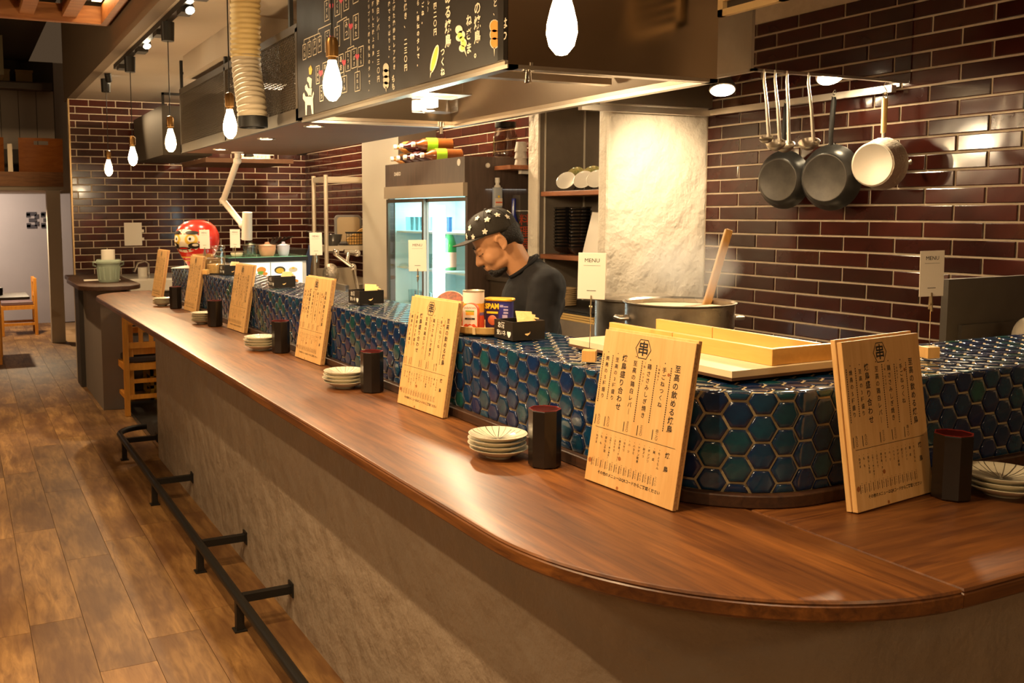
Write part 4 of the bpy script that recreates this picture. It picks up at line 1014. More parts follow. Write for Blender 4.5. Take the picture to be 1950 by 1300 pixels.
for i, (px, py) in enumerate([(975, 651), (682, 581), (522, 549), (426, 524)]):
    r = bk if i == 0 else dup(bk); p = onZ(px, py, ZL); r.location = (p.x+w_/2+.002, p.y+d_/2, 1.3028); r.rotation_euler = (0, 0, .06*(i % 2))
    r['label'] = 'small black box with white brush writing and wooden tallies '+bl[i]; r['group'] = 'black tally boxes on the ledge'
# ---- bamboo tray with tins
BAM = wood('bamboo', (.66, .40, .13), (.5, .27, .07), .5, axis=2, scale=6, stretch=6)
tc = onZ(908, 632, ZL); tc = Vector((1.575, 2.685, 1.3028))
ty = thing('bamboo_tray', 'round flat bamboo tray holding tins and jars on the ledge', 'tray', tuple(tc), local=True)
MB().lathe([(0, 0), (.10, 0), (.112, .006), (.118, .026), (.114, .027), (.108, .009), (.098, .005), (0, .005)], 36).build('basket', BAM, ty, smooth=40)
b = MB()
for i in range(10):
    a = 2*PI*i/10; b.obox((.1155*math.cos(a), .1155*math.sin(a), .004), (.1195*math.cos(a), .1195*math.sin(a), .027), .010, .002, up=(math.cos(a), math.sin(a), 0))
b.build('binding', mat('pale_cane', (.72, .52, .26), .5), ty)
zt = tc.z+.0056
LABW = mat('label_white', (.78, .66, .56), .35); LABO = mat('label_orange', (.80, .36, .04), .35); LABR = mat('label_red', (.70, .09, .03), .35); LABP = mat('label_purple', (.20, .14, .38), .35); NAVY = mat('label_navy', (.03, .03, .20), .3); LABG = mat('label_green', (.14, .32, .02), .35); GOLD = mat('gold_lid', (.75, .47, .05), .3, .3); TINM = mat('tin_metal', (.7, .6, .45), .3, .9)
cvec = Vector((-.64, -.77, 0))          # roughly towards the camera
def curve_text(mb, s, c, r, ang, z, size, bold=.0, sx=1.0):
    def fn(a, q):
        t_ = ang+a/r; return (c.x+(r+.0006)*math.cos(t_), c.y+(r+.0006)*math.sin(t_), z+q)
    text(mb, s, fn, size, bold=bold, sx=sx)
can = Vector((tc.x-.030, tc.y+.048, zt)); rcn = .036; a_c = math.atan2(cvec.y, cvec.x)
tn = thing('tall_tin', 'tall white and orange food tin with green lettering on the bamboo tray', 'tin', tuple(can))
hh = .130
for nm, m, z0, z1, k in (('label_base', LABR, .004, .048, 0), ('label_band', LABP, .048, .058, 0), ('label_middle', LABO, .058, .088, 0), ('label_top', LABW, .088, hh-.004, 0)):
    MB().lathe([(rcn, z0), (rcn, z1)], 28, can).build(nm, m, tn, smooth=40)
MB().lathe([(0, 0), (rcn*.97, 0), (rcn+.001, .002), (rcn+.001, .004)], 28, can).build('bottom_rim', TINM, tn, smooth=40)
MB().lathe([(rcn+.001, hh-.004), (rcn+.001, hh), (rcn-.002, hh), (rcn-.003, hh-.003), (0, hh-.003)], 28, can).build('lid', TINM, tn, smooth=40)
b = MB(); curve_text(b, 'キリッと', can, rcn, a_c-.25, hh-.010, .017, .0006); b.build('print', LABG, tn)
b = MB(); curve_text(b, '！', can, rcn, a_c+.45, hh-.006, .026, .0008); b.build('print', LABR, tn)
b = MB(); curve_text(b, 'トマト', can, rcn, a_c-.45, hh-.030, .010, .0004); b.build('print', NAVY, tn)
# upright fish tin with arched label
sb = thing('sardine_tin', 'upright pale fish tin with arched red edge and tomato picture on the tray', 'tin', (tc.x-.072, tc.y-.008, zt), math.radians(-45), local=True)
arch = [(-.027, 0), (.027, 0)]+[(.027*math.cos(a), .072+.022*math.sin(a)) for a in [PI*i/12 for i in range(13)]]
fn = lambda a, q, c: (a, c, q)
MB().prism(arch, -.011, .011, fn).build('tin', LABR, sb)
arch2 = [(x*.90, .0025+z*.955) for x, z in arch]
MB().prism(arch2, -.0116, -.0112, fn).build('label_front', LABW, sb)
b = MB(); text(b, 'SABAKAN', lambda a, c: (a, -.0119, .083+c), .0092, bold=.0002); b.build('print', mat('brown_print', (.35, .16, .10), .5), sb)
b = MB(); b.box(-.014, .014, -.0119, -.0117, .055, .066); b.build('picture_band', LABO, sb)
b = MB(); b.box(-.015, .015, -.0119, -.0117, .0665, .070); b.build('picture_band', LABG, sb)
b = MB(); b.box(-.017, .017, -.0119, -.0117, .040, .046); b.build('print', INK, sb)
b = MB(); text(b, 'トマト', lambda a, c: (a, -.0121, .0458+c), .0058); b.build('print', LABW, sb)
b = MB()
for i in range(7): b.cyl((-.019+.0063*i, -.0119, .012+.007*(i % 2)), (-.019+.0063*i, -.0114, .012+.007*(i % 2)), .0075, n=12)
b.build('tomato_picture', LABR, sb)
b = MB().lathe([(.0085, 0), (.0105, 0), (.0105, .0012), (.0085, .0012)], 18, (.002, -.0125, .011), axis=(0, -1, 0)); b.build('pull_ring', LABW, sb)
# rounded-square luncheon meat tin
sm = thing('meat_tin', 'navy luncheon meat tin with gold rim and yellow lettering beside the black box', 'tin', (tc.x+.055, tc.y+.022, zt), math.radians(-50), local=True)
def rrect(w, d, r, n=5):
    out = []
    for cx, cy, a0 in ((w/2-r, d/2-r, 0), (-w/2+r, d/2-r, 90), (-w/2+r, -d/2+r, 180), (w/2-r, -d/2+r, 270)):
        out += [(cx+r*math.cos(math.radians(a0+90*i/n)), cy+r*math.sin(math.radians(a0+90*i/n))) for i in range(n+1)]
    return out
MB().prism(rrect(.092, .052, .018), .0, .094).build('body', NAVY, sm, smooth=40)
MB().prism(rrect(.102, .062, .022), .094, .103).build('gold_rim', GOLD, sm, smooth=40, bev=.003)
MB().box(-.040, .006, -.0268, -.0263, .004, .09).build('label_panel', mat('label_dark', (.03, .015, .05), .3), sm)
b = MB(); text(b, 'SPAM', lambda a, c: (-.017+a*.85, -.0273, .088+c), .024, bold=.0012); b.build('lettering', mat('label_yellow', (.85, .55, .03), .35), sm)
b = MB(); b.box(-.036, .004, -.0273, -.0269, .052, .059); b.build('yellow_bar', MATS['label_yellow'], sm)
b = MB(); b.ell((-.016, -.0262, .030), (.017, .003, .017), 12, 8); b.build('meat_picture', mat('meat', (.55, .14, .06), .4), sm, smooth=60)
b = MB()
for i, (x, z, w, h) in enumerate([(.016, .078, .012, .008), (.031, .076, .016, .004), (.031, .066, .016, .006), (.031, .056, .016, .006), (.028, .040, .018, .018), (.028, .022, .018, .008)]): b.box(x-w/2, x+w/2, -.0268, -.0263, z-h/2, z+h/2)
b.build('small_print', mat('print_lilac', (.32, .28, .45), .4), sm)
jr = thing('small_label_jar', 'small round jar with green and yellow label on the tray edge', 'jar', (tc.x-.088, tc.y+.052, zt), local=True)
MB().lathe([(0, 0), (.020, 0), (.021, .003), (.021, .062), (.018, .066), (0, .066)], 20).build('body', mat('label_cream', (.72, .55, .22), .4), jr, smooth=40)
MB().lathe([(.0213, .030), (.0213, .050)], 20).build('label', LABG, jr, smooth=40)
# noodle cup lying with picture lid to the front
nc = thing('noodle_cup', 'noodle cup tilted to show its lid picture of meat noodles', 'noodle cup', (1.60, 3.02, 1.3028), math.radians(-42), local=True)
ax_ = Vector((0, -.80, .60)).normalized(); c0 = Vector((0, .02, .058))
MB().lathe([(.040, -.075), (.058, -.005), (.060, 0), (.0, .0005)], 28, c0, axis=tuple(ax_)).build('cup', LABW, nc, smooth=40)
MB().lathe([(.057, .0012), (.0, .0016)], 28, c0, axis=tuple(ax_)).build('lid_picture', mat('noodle_print', (.10, .045, .03), .4, col2=(.50, .12, .05), vscale=60), nc)
q = ax_.to_track_quat('Z', 'Y'); b = MB()
for i in range(9):
    a = .5+i*.12; b.tube([c0+q @ Vector((-.045+.01*i, -.03, .003)), c0+q @ Vector((-.03+.009*i, -.005, .003)), c0+q @ Vector((-.035+.009*i, .012, .003))], .0016, 5)
b.build('noodles', mat('noodle_yellow', (.72, .46, .10), .5), nc, smooth=60)

# ================================================================== pans and pots
def hook(mb, top, bottom, r=.0022):
    t, c = Vector(top), Vector(bottom); m = (t+c)/2; w = .012
    mb.tube([t+Vector((0, -w, -.006)), t+Vector((0, -w*.6, .006)), t+Vector((0, 0, .006)), t+Vector((0, w*.7, -.008)), m, c+Vector((0, -w*.7, .008)), c+Vector((0, 0, -.004)), c+Vector((0, w, .004))], r, 6)
# ladles on the front edge of the pot hood
for i, (px, by, r, nm) in enumerate([(1456, 262, .021, 'smallest'), (1477, 272, .030, 'deep'), (1500, 275, .030, 'wide'), (1541, 270, .033, 'large')]):
    tp = onY(px, 137, Y2-.012); xk = tp.x; zt_ = Z2-.011; bt = onY(px+(8 if i != 2 else 2), by, Y2-.012)
    L_ = thing('ladle', ['small steel ladle hanging at the hood corner', 'steel ladle hanging second from the hood corner', 'steel ladle hanging before the smaller frying pan', 'steel ladle hanging beside the larger frying pan'][i], 'ladle', (xk, Y2-.012, bt.z), group='steel ladles under the pot hood')
    top = Vector((xk, Y2-.010, zt_+.010)); neck = Vector((bt.x, Y2-.012, bt.z+.004))
    b = MB(); hk = [Vector((xk, Y2+.024, zt_-.012)), Vector((xk, Y2+.022, zt_+.005)), Vector((xk, Y2+.012, zt_+.012)), top, Vector((xk, Y2-.016, zt_-.03))]
    hk = [Vector((xk, Y2-.024, zt_-.03)), Vector((xk, Y2-.028, zt_-.010)), Vector((xk, Y2-.016, zt_+.0))] if False else [Vector((xk, Y2-.010, zt_+.008)), Vector((xk, Y2-.010, zt_-.03))]
    b.tube(hk+[Vector((xk*.5+bt.x*.5, Y2-.012, (zt_+bt.z)/2)), neck], [.004, .005, .006, .007], 8); b.build('handle', STEEL, L_, smooth=60)
    c = neck+Vector((-r*.85, -.004, -.006)); dn = Vector((-.42, -.30, .86)).normalized(); r *= 1.25
    MB().lathe([(.0, -r*.72), (r*.5, -r*.64), (r*.85, -r*.35), (r, 0), (r*.96, .001), (r*.8, -r*.33), (r*.46, -r*.58), (0, -r*.66)], 20, c, axis=tuple(dn)).build('bowl', STEEL, L_, smooth=60)
# frying pans seen from below, saucepan
PANM = mat('pan_black', (.055, .052, .048), .28, .5, var=.25, vscale=8); PANB = mat('pan_base', (.075, .064, .052), .36, .6, var=.5, vscale=10)
def pan(name, lab, px, py, Y, rpx, m, mb_, depth, handle_px, handle_m, cat, base=.72, face=(-.985, -.15, -.05), hw=.011):
    c = onX(px, py, Y); z = pj(c)[2]; r = rpx*z/FL; n = Vector(face).normalized()
    root = thing(name, lab, cat, tuple(c), group='pans hung on the maroon wall')
    MB().lathe([(r*base, depth), (r*base+.006, depth-.002), (r*.90, depth*.45), (r, 0), (r+.002, -.002), (r-.002, -.003), (r*.87, depth*.45), (r*.70, depth-.006), (0, depth-.006)], 36, c, axis=tuple(n)).build('bowl', m, root, smooth=40)
    MB().lathe([(0, depth+.0012), (r*base*.97, depth+.0012), (r*base, depth-.001)][::-1], 36, c, axis=tuple(n)).build('base', mb_, root, smooth=40)
    MB().lathe([(r*base*.96, depth+.0014), (r*base*.985, depth+.0022), (r*base*1.01, depth+.0014), (r*base*1.01, depth)], 36, c, axis=tuple(n)).build('base_ring', mb_, root, smooth=60)
    t0 = c+Vector((0, 0, r*.97)); t1 = onX(handle_px[0], handle_px[1], Y)
    t1 = Vector((t0.x+.005, t0.y+.004, t1.z)); md = (t0+t1)/2
    if name == 'saucepan':
        MB().cyl(t0-Vector((0, 0, .005)), t0.lerp(t1, .16), .008, n=10).build('ferrule', STEEL, root, smooth=40)
        MB().cyl(t0.lerp(t1, .14), t1, hw, hw*1.08, 14).build('handle', handle_m, root, smooth=40)
        b = MB().tube([t1+Vector((0, .01*math.cos(a), .012+.014*math.sin(a))) for a in [2*PI*i/12 for i in range(12)]], .0016, 5, closed=True); b.build('hanging_ring', CHROME, root, smooth=60)
        s = MB(); s.lathe([(.006, 0), (.012, .012), (.002, .02)], 10, c+Vector((r*.93*.83, -r*.93*.55, .005)), axis=(.83, -.55, .1)); s.build('pouring_lip', m, root, smooth=60)
    else:
        MB().tube([t0-Vector((0, 0, .012)), t0.lerp(t1, .15)+n*.012, t0.lerp(t1, .5)+n*.008, t0.lerp(t1, .9), t1], [.010, .010, .0115, .0125, .009], 10).build('handle', handle_m, root, smooth=60)
        MB().obox(t0-Vector((0, 0, .03)), t0+Vector((0, 0, .012)), .03, .012, up=tuple(n)).build('bracket', m, root)
    h = MB(); hook(h, (t1.x, t1.y, 2.222), (t1.x, t1.y, t1.z+(.020 if name == 'saucepan' else .0)))
    h.build('hook', CHROME, root, smooth=60)
    return root
pan('frying_pan', 'smaller black frying pan hanging behind the ladles', 1492, 342, 3.545, 55, PANM, PANB, .045, (1497, 197), BLACK, 'pan')
pan('frying_pan', 'larger black frying pan hanging between ladles and saucepan', 1582, 338, 3.545, 62, PANM, PANB, .048, (1580, 186), BLACK, 'pan')
pan('saucepan', 'hammered aluminium saucepan with pale wooden handle on the maroon wall', 1680, 312, 3.52, 49, mat('hammered_aluminium', (.62, .55, .45), .38, .9, bump=.35, bscale=110), mat('aluminium_base', (.62, .56, .47), .45, .8, var=.1, vscale=8), .075, (1676, 188), wood('pale_handle', (.75, .50, .20), (.6, .36, .12), .5, axis=2, scale=6), 'pan', base=.80)
# big stock pot with paddle
ST = Vector((2.45, 2.76, 1.06)); RP = .2; zp = 1.358
sp_ = thing('stock_pot', 'wide steel stock pot of pale broth with a wooden paddle in it', 'pot', tuple(ST))
POT = mat('worn_pot_steel', (.52, .47, .40), .33, .9, col2=(.22, .18, .14), vscale=5, rvar=.12)
MB().lathe([(0, 1.06), (RP-.01, 1.06), (RP, 1.07), (RP, zp-.008), (RP+.008, zp-.004), (RP+.009, zp), (RP+.003, zp+.001), (RP-.004, zp-.006), (RP-.005, 1.08)], 44, (ST.x, ST.y, 0)).build('pot', POT, sp_, smooth=40)
MB().lathe([(RP-.005, zp-.022), (0, zp-.020)], 44, (ST.x, ST.y, 0)).build('broth', mat('broth', (.80, .66, .46), .35), sp_)
for s in (-1, 1):
    e = Vector((.905*s, -.425*s, 0)); tt = Vector((.425, .905, 0)); c = ST+e*RP; c.z = zp-.06
    MB().tube([c-tt*.045, c-tt*.042+e*.03, c+e*.042, c+tt*.042+e*.03, c+tt*.045], .007, 8).build('handle', STEEL, sp_, smooth=60)
pd = thing('wooden_paddle', 'long wooden stirring paddle leaning in the stock pot', 'paddle', tuple(ST))
p1 = onY(1388, 437, 2.80); p0 = onY(1348, 572, 2.80)
dd = (p0-p1).normalized(); MB().obox(p1, p0+dd*.08, .030, .022, up=(-.4, -.9, 0)).build('shaft', wood('paddle_wood', (.62, .33, .09), (.5, .25, .06), .5, axis=2, scale=5), pd, bev=.005)
c2_ = onY(1190, 560, 3.25)
pt2 = thing('lidded_pot', 'dull steel pot with flat lid beside the stock pot at the pillar', 'pot', (c2_.x+.06, 3.25, 1.0))
MB().lathe([(0, 1.0), (.17, 1.0), (.175, 1.01), (.175, 1.315), (.183, 1.32)], 36, (c2_.x+.06, 3.25, 0)).build('pot', POT, pt2, smooth=40)
MB().lathe([(.188, 1.3205), (.188, 1.328), (.15, 1.335), (0, 1.34)], 36, (c2_.x+.06, 3.25, 0)).build('lid', POT, pt2, smooth=40)
sv = thing('kitchen_range', 'low steel kitchen range below the pots', 'stove', (2.4, 2.9, 0))
MB().box(2.15, 3.60, 2.50, 2.97, 0, 1.0).build('body', STEELB, sv); MB().box(2.13, 3.62, 2.48, 2.97, 1.0005, 1.02).build('top_plate', DARKM, sv)
MB().box(2.70, 3.60, 2.975, 3.6, 0, .985).build('side_table', STEELB, sv)
b = MB()
for a in range(6): b.obox((ST.x, ST.y, 1.035), (ST.x+.16*math.cos(a*PI/3), ST.y+.16*math.sin(a*PI/3), 1.035), .014, .045)
b.build('pan_support', BLACK, sv)
# ---- counter tray box with yellow boards on the ledge corner
WT = thing('grill_cover', 'white topped wooden cover board raised on blocks over the ledge corner', 'board', (1.6, 1.62, 1.3028))
CR = mat('cream_top', (.76, .62, .40), .5); BRN = mat('brown_block', (.10, .045, .02), .6)
MB().box(1.60, 2.15, 1.62, 2.262, 1.314, 1.3295).build('top_board', CR, WT); MB().box(1.5985, 2.15, 1.6185, 2.2635, 1.307, 1.3138).build('edge', BRN, WT)
for x, y in ((1.615, 2.17), (1.62, 1.66), (2.05, 1.80)): MB().box(x, x+.04, y, y+.06, 1.3032, 1.307).build('block', BRN, WT)
YB = [('yellow wooden guard board standing at the front of the cover board', 1.745, 1.632, 1.98, 1.3703), ('shorter yellow guard board in line with the front one', 1.745, 1.982, 2.255, 1.3703), ('yellow guard board standing at the back of the cover board', 1.925, 1.66, 2.02, 1.3703), ('short yellow guard board in line with the back one', 1.925, 2.022, 2.26, 1.3703)]
for lab_, x, y0, y1, z1 in YB:
    tag(MB().box(x-.008, x+.008, y0, y1, 1.33, z1).build('guard_board', PINE2, off=(x, (y0+y1)/2, 1.33), bev=.0008, seg=1), lab_, 'board', 'yellow guard boards')
tag(MB().box(1.755, 2.10, 1.635, 1.651, 1.33, 1.3703).build('guard_board', PINE2, off=(1.9, 1.64, 1.33), bev=.0008, seg=1), 'yellow guard board closing the side toward the short ledge', 'board', 'yellow guard boards')
# ================================================================== kitchen
# inner work counter behind the ledge
kc = thing('kitchen_counter', 'steel kitchen counter running behind the tiled ledge', 'counter', (1.85, 4, 0))
MB().box(1.775, 1.84, 2.30, 7.1, 0, .86).build('body', STEELB, kc); MB().box(1.772, 1.85, 2.28, 7.15, .8605, .89).build('top', STEEL, kc)
# ---- glass door fridge
FW = wood('fridge_woodgrain', (.105, .066, .048), (.06, .038, .028), .38, axis=2, scale=4, rnd=0, stretch=9)
X0, X1_, Y0, Y1_, Z1_ = 2.85, XS-.03, 5.157, 6.36, 2.04
fg = thing('glass_fridge', 'tall dark woodgrain fridge with lit sliding glass doors', 'fridge', (X0, Y0, 0))
t = .03
b = MB(); b.box(X0+.02, X1_, Y0, Y0+t, 0, Z1_); b.box(X0+.02, X1_, Y1_-t, Y1_, 0, Z1_); b.box(X1_-t, X1_, Y0+t, Y1_-t, 0, Z1_); b.box(X0+.02, X1_-t, Y0+t, Y1_-t, 1.86, Z1_); b.box(X0, X1_-t, Y0+t, Y1_-t, 0, .35)
b.build('cabinet', FW, fg)
MB().box(X0, X0+.02, Y0, Y1_, 1.88, Z1_).build('header', FW, fg)
FRAME = mat('fridge_frame', (.42, .34, .25), .45, .3); DKF = mat('fridge_dark_frame', (.10, .075, .05), .4, .4)
MB().box(X0-.012, X0+.02, Y0, Y1_, 1.795, 1.88).build('top_rail', FRAME, fg)
INT = mat('fridge_interior', (.62, .80, .78), .4)
b = MB(); b.box(X1_-t-.012, X1_-t-.002, Y0+t+.002, Y1_-t-.002, .352, 1.85); b.box(X0+.06, X1_-t-.012, Y0+t+.002, Y0+t+.010, .352, 1.85); b.box(X0+.06, X1_-t-.012, Y1_-t-.010, Y1_-t-.002, .352, 1.85); b.box(X0+.06, X1_-t-.012, Y0+t+.01, Y1_-t-.01, 1.852, 1.858)
b.build('liner', INT, fg)
ym = onX(804, 400, X0).y
def door(y0, y1, x, nm):
    w = .028; a = MB(); a.box(x, x+.018, y0, y0+w, .37, 1.79); a.box(x, x+.018, y1-w, y1, .37, 1.79); a.box(x, x+.018, y0+w, y1-w, 1.765, 1.79); a.box(x, x+.018, y0+w, y1-w, .37, .42)
    d = a.build('sliding_door', DKF, fg); MB().add([(x+.009, y0+w, .42), (x+.009, y0+w, 1.765), (x+.009, y1-w, 1.765), (x+.009, y1-w, .42)], [(0, 1, 2, 3)]).build('pane', glass('fridge_glass', (.90, .98, .97), .02, .10), d)
door(ym-.012, Y1_-.005, X0+.004, 'a'); door(Y0+.005, ym+.016, X0+.026, 'b')
lamp = emis('fridge_tube', (.80, .97, 1.0), 7)
MB().box(X0+.055, X0+.085, ym-.17, ym-.05, .45, 1.74).build('light_tube', lamp, fg)
area('fridge_light', (X0+.30, ym-.1, 1.84), (X0+.30, ym-.1, 0), 5, .3, 1.0, COOL)
GLS = glass('shelf_glass', (.82, .96, .92), .05, .25)
for z in (.72, 1.02, 1.29, 1.55):
    sh = MB().box(X0+.07, X1_-t-.015, Y0+t+.012, Y1_-t-.012, z, z+.012).build('wire_shelf', mat('shelf_white', (.70, .82, .80), .35), fg)
# drinks in the fridge
GB = mat('green_bottle', (.02, .20, .03), .12, coat=.5); FOIL = mat('blue_foil', (.02, .06, .14), .3, .5); PINKL = mat('pink_label', (.75, .38, .25), .5)
def bottle(name, lab_, x, y, z, r, h, m, cap=None, label=None, cat='bottle', grp=None, neck=.62):
    o = thing(name, lab_, cat, (x, y, z), group=grp)
    MB().lathe([(0, 0), (r*.92, 0), (r, .008), (r, h*.48), (r*.72, h*.60), (r*.36, h*.70), (r*.33, h*.96), (0, h*.96)], 20, (x, y, z)).build('glass', m, o, smooth=50)
    if cap: MB().lathe([(r*.38, h*.68), (r*.37, h*.97), (r*.40, h*.975), (r*.40, h), (0, h)], 16, (x, y, z)).build('cap', cap, o, smooth=50)
    if label: MB().lathe([(r*1.01, h*.06), (r*1.01, h*.34)], 20, (x, y, z)).build('label', label, o, smooth=50)
    return o
pb = onX(856, 486, X0+.16); bottle('sparkling_bottle', 'green sparkling wine bottle with pink label inside the fridge', X0+.16, pb.y, 1.303, .048, .36, GB, FOIL, PINKL)
GLW = glass('clear_tumbler', (.86, .95, .95), .05, .35)
random.seed(5)
for z, ys in ((1.303, [5.95, 6.03, 6.11, 6.19]), (1.563, [5.92, 6.0, 6.08, 6.16, 6.24]), (1.033, [5.9, 6.0, 6.1, 6.2, 5.3, 5.4])):
    for y in ys:
        o = MB().lathe([(0, .004), (.026, .004), (.030, .10), (.032, .10), (.028, 0), (0, 0)], 14, (X0+.14, y, z)).build('glass_tumbler', GLW, off=(X0+.14, y, z), smooth=40)
        tag(o, {1.303: 'clear tumbler chilling on the middle fridge shelf', 1.563: 'clear tumbler chilling on the top fridge shelf', 1.033: 'clear tumbler chilling on the lower fridge shelf'}[z], 'glass', 'tumblers in the fridge')
# signs on the fridge
b = MB(); text(b, 'DAIKO', lambda a, c: (X0-.001, onX(757, 325, X0).y-a, 1.985+c), .035, bold=.0012); b.build('maker_plate', mat('plate_silver', (.75, .68, .58), .4), fg)
p = onX(874, 309, X0); MB().cyl((X0-.002, p.y, p.z), (X0, p.y, p.z), .022, n=20).build('round_sticker', PAPER, fg)
p = onY(928, 315, Y0); MB().lathe([(.014, 0), (.016, .008), (.012, .014), (0, .015)], 14, p, axis=(0, -1, 0)).build('round_magnet', PAPER, fg, smooth=50)
# hand gel bottle held on the side of the fridge
p = onY(947, 395, Y0-.022)
gel = thing('gel_bottle', 'clear hand gel bottle with white cap fixed on the fridge side', 'bottle', (p.x, p.y, p.z))
MB().prism(rrect(.062, .034, .010), p.z, p.z+.125, lambda a, q, c: (p.x+a, p.y+q, c)).build('bottle', mat('gel_clear', (.42, .44, .46), .12, coat=.5), gel, smooth=40)
MB().prism(rrect(.052, .004, .0015), p.z+.012, p.z+.058, lambda a, q, c: (p.x+a, p.y-.019+q, c)).build('label', mat('gel_label', (.75, .62, .48), .4), gel)
MB().cyl((p.x+.0, p.y-.0215, p.z+.068), (p.x+.0, p.y-.019, p.z+.068), .008, n=12).build('badge', MATS['label_yellow'], gel)
b = MB(); b.box(p.x-.024, p.x+.024, p.y-.0215, p.y-.0208, p.z+.028, p.z+.036); b.build('label_stripe', LABR, gel)
MB().lathe([(.022, .126), (.02, .135), (.012, .142), (.012, .155), (.016, .156), (.016, .186), (0, .186)], 18, (p.x, p.y, p.z)).build('cap', PAPER, gel, smooth=40)
# dark wall cabinet beside the fridge and its shelf with cups
cbx = thing('cup_shelf', 'short brown wooden shelf fixed beside the fridge', 'shelf', (3.25, 5.02, 1.95))
xs0 = onY(954, 322, 5.04).x
MB().box(xs0, XS-.005, 4.93, 5.12, 1.955, 1.98).build('board', SHELFW, cbx); MB().box(xs0+.12, XS-.01, 5.0, 5.03, 1.93, 1.9545).build('bracket', PAPER, cbx)
MB().box(XS-.02, XS-.002, 4.90, 5.14, 1.30, 1.9545).build('back_board', BROWNM, cbx)
cpm = MB().lathe([(0, 0), (.026, 0), (.036, .06), (.034, .06), (.025, .005), (0, .005)], 18).mesh('paper_cup', smooth=40); cpm.materials.append(mat('stone_cup', (.55, .50, .43), .6, var=.25, vscale=40))
xc = onY(992, 300, 5.02).x
for k in range(3):
    o = bpy.data.objects.new('stacked_cup', cpm); C.objects.link(o); o.location = (xc, 5.02, 1.981+.042*k+.062); o.rotation_euler = (PI, 0, 0); o.scale = (1.15, 1.15, 1.0)
    tag(o, ['lowest', 'middle', 'topmost'][k]+' grey cup of the upside-down stack on the short shelf', 'cup', 'cups on the short shelf')
# bottles and cartons under the shelf
for nm, lab_, px, w, m, z0, z1, cat in (('blue_bottle', 'tall blue bottle standing behind the cook', 978, .03, mat('blue_glass', (.02, .03, .22), .15, coat=.5), 1.35, 1.78, 'bottle'), ('dark_carton', 'dark carton with red lettering behind the cook', 993, .06, mat('carton_dark', (.09, .07, .055), .5), 1.3, 1.80, 'carton'), ('yellow_carton', 'yellow and blue carton behind the cook by the niche wall', 1009, .04, mat('carton_yellow', (.72, .50, .04), .4), 1.3, 1.71, 'carton')):
    p = onY(px, 450, 5.06); o = thing(nm, lab_, cat, (p.x, 5.06, z0))
    if nm == 'blue_bottle': MB().lathe([(0, 0), (.03, 0), (.03, .28), (.014, .34), (.014, .43), (0, .43)], 16, (p.x, 5.06, z0)).build('glass', m, o, smooth=40)
    else:
        MB().box(p.x-w/2, p.x+w/2, 5.03, 5.12, z0, z1).build('carton', m, o)
        if nm == 'dark_carton':
            b = MB(); text(b, '料理酒', lambda a, c: (p.x+a, 5.0294, 1.68+c), .075, True, line=1.0); b.build('lettering', LABR, o); MB().box(p.x-w/2-.001, p.x+w/2+.001, 5.029, 5.121, 1.70, 1.705).build('band', PAPER, o)
        else: MB().box(p.x-w/2-.001, p.x+w/2+.001, 5.029, 5.121, 1.62, 1.69).build('band', mat('band_blue', (.04, .22, .50), .4), o)
bs = thing('back_counter', 'dark counter below the bottles behind the cook', 'counter', (3.2, 5.0, 0)); MB().box(3.02, XS-.005, 4.90, 5.14, 0, 1.27).build('body', BROWNM, bs); MB().box(3.0, XS-.004, 4.89, 5.15, 1.2705, 1.298).build('top', BROWNM, bs)
# big glass jar on the fridge
jc = onY(965, 297, 5.30); gj = thing('dispenser_jar', 'large ribbed glass jar with black lid on the fridge', 'jar', (jc.x, 5.32, Z1_))
SMK = glass('smoky_glass', (.55, .48, .40), .05, .35)
MB().lathe([(0, .0005), (.072, .0005), (.078, .01)]+[(.078+.003*(i % 2), .02+.016*i) for i in range(9)]+[(.062, .185), (.058, .20)], 28, (jc.x, 5.32, Z1_)).build('glass', SMK, gj, smooth=60)
MB().lathe([(.066, .2), (.068, .205), (.068, .235), (.0, .24)], 28, (jc.x, 5.32, Z1_)).build('lid', BLACK, gj, smooth=40)
MB().cyl((jc.x-.02, 5.32, Z1_+.003), (jc.x-.02, 5.32, Z1_+.012), .05, n=20).build('contents', PAPER, gj)
# plastic tea bottles lying on the fridge
TEA = mat('tea_brown', (.19, .055, .01), .14, coat=.6); TEAD = mat('plum_dark', (.045, .008, .008), .12, coat=.6); TEAL = mat('tea_amber', (.60, .26, .06), .16, coat=.5); TCAP = mat('white_cap', (.82, .76, .68), .45); TLAB = mat('lime_label', (.33, .62, .03), .3)
def petb(i, px, py, z, m, lab_, hasl, x, L=.30):
    p = onX(px, py, x); y = p.y; r = .047
    o = thing('drink_bottle', lab_, 'bottle', (x, y, z), group='plastic bottles lying on the fridge'); c = (x, y, z+r+.0005); ax = (-.96, .18, 0)
    MB().lathe([(0, -L+.03), (r*.8, -L+.03), (r, -L+.04)]+[(r*(1 if j % 2 else .96), -L+.05+.012*j) for j in range(8)]+[(r, -.10), (r*.85, -.045), (r*.35, -.01), (r*.33, .012), (0, .012)], 20, c, axis=ax).build('bottle', m, o, smooth=50)
    MB().lathe([(.017, .008), (.018, .01), (.018, .03), (0, .031)], 14, c, axis=ax).build('cap', TCAP, o, smooth=40)
    if hasl: MB().lathe([(r*1.02, -.15), (r*1.02, -.075)], 20, c, axis=ax).build('label', TLAB, o, smooth=50)
zz = Z1_
for i, (px, z, m, h) in enumerate([(751, 0, TEAL, 0), (763, 0, TEAD, 0), (776, 0, TEAD, 0), (790, 0, TEAD, 0), (809, 0, TEA, 1)]):
    petb(i, px, 290, zz, m, ['pale tea bottle at the end of the lower row on the fridge', 'dark plum bottle next to the pale one in the lower row', 'dark plum bottle in the middle of the lower row', 'dark plum bottle beside the lime label in the lower row', 'tea bottle with lime label in the lower row on the fridge'][i], h, 2.93)
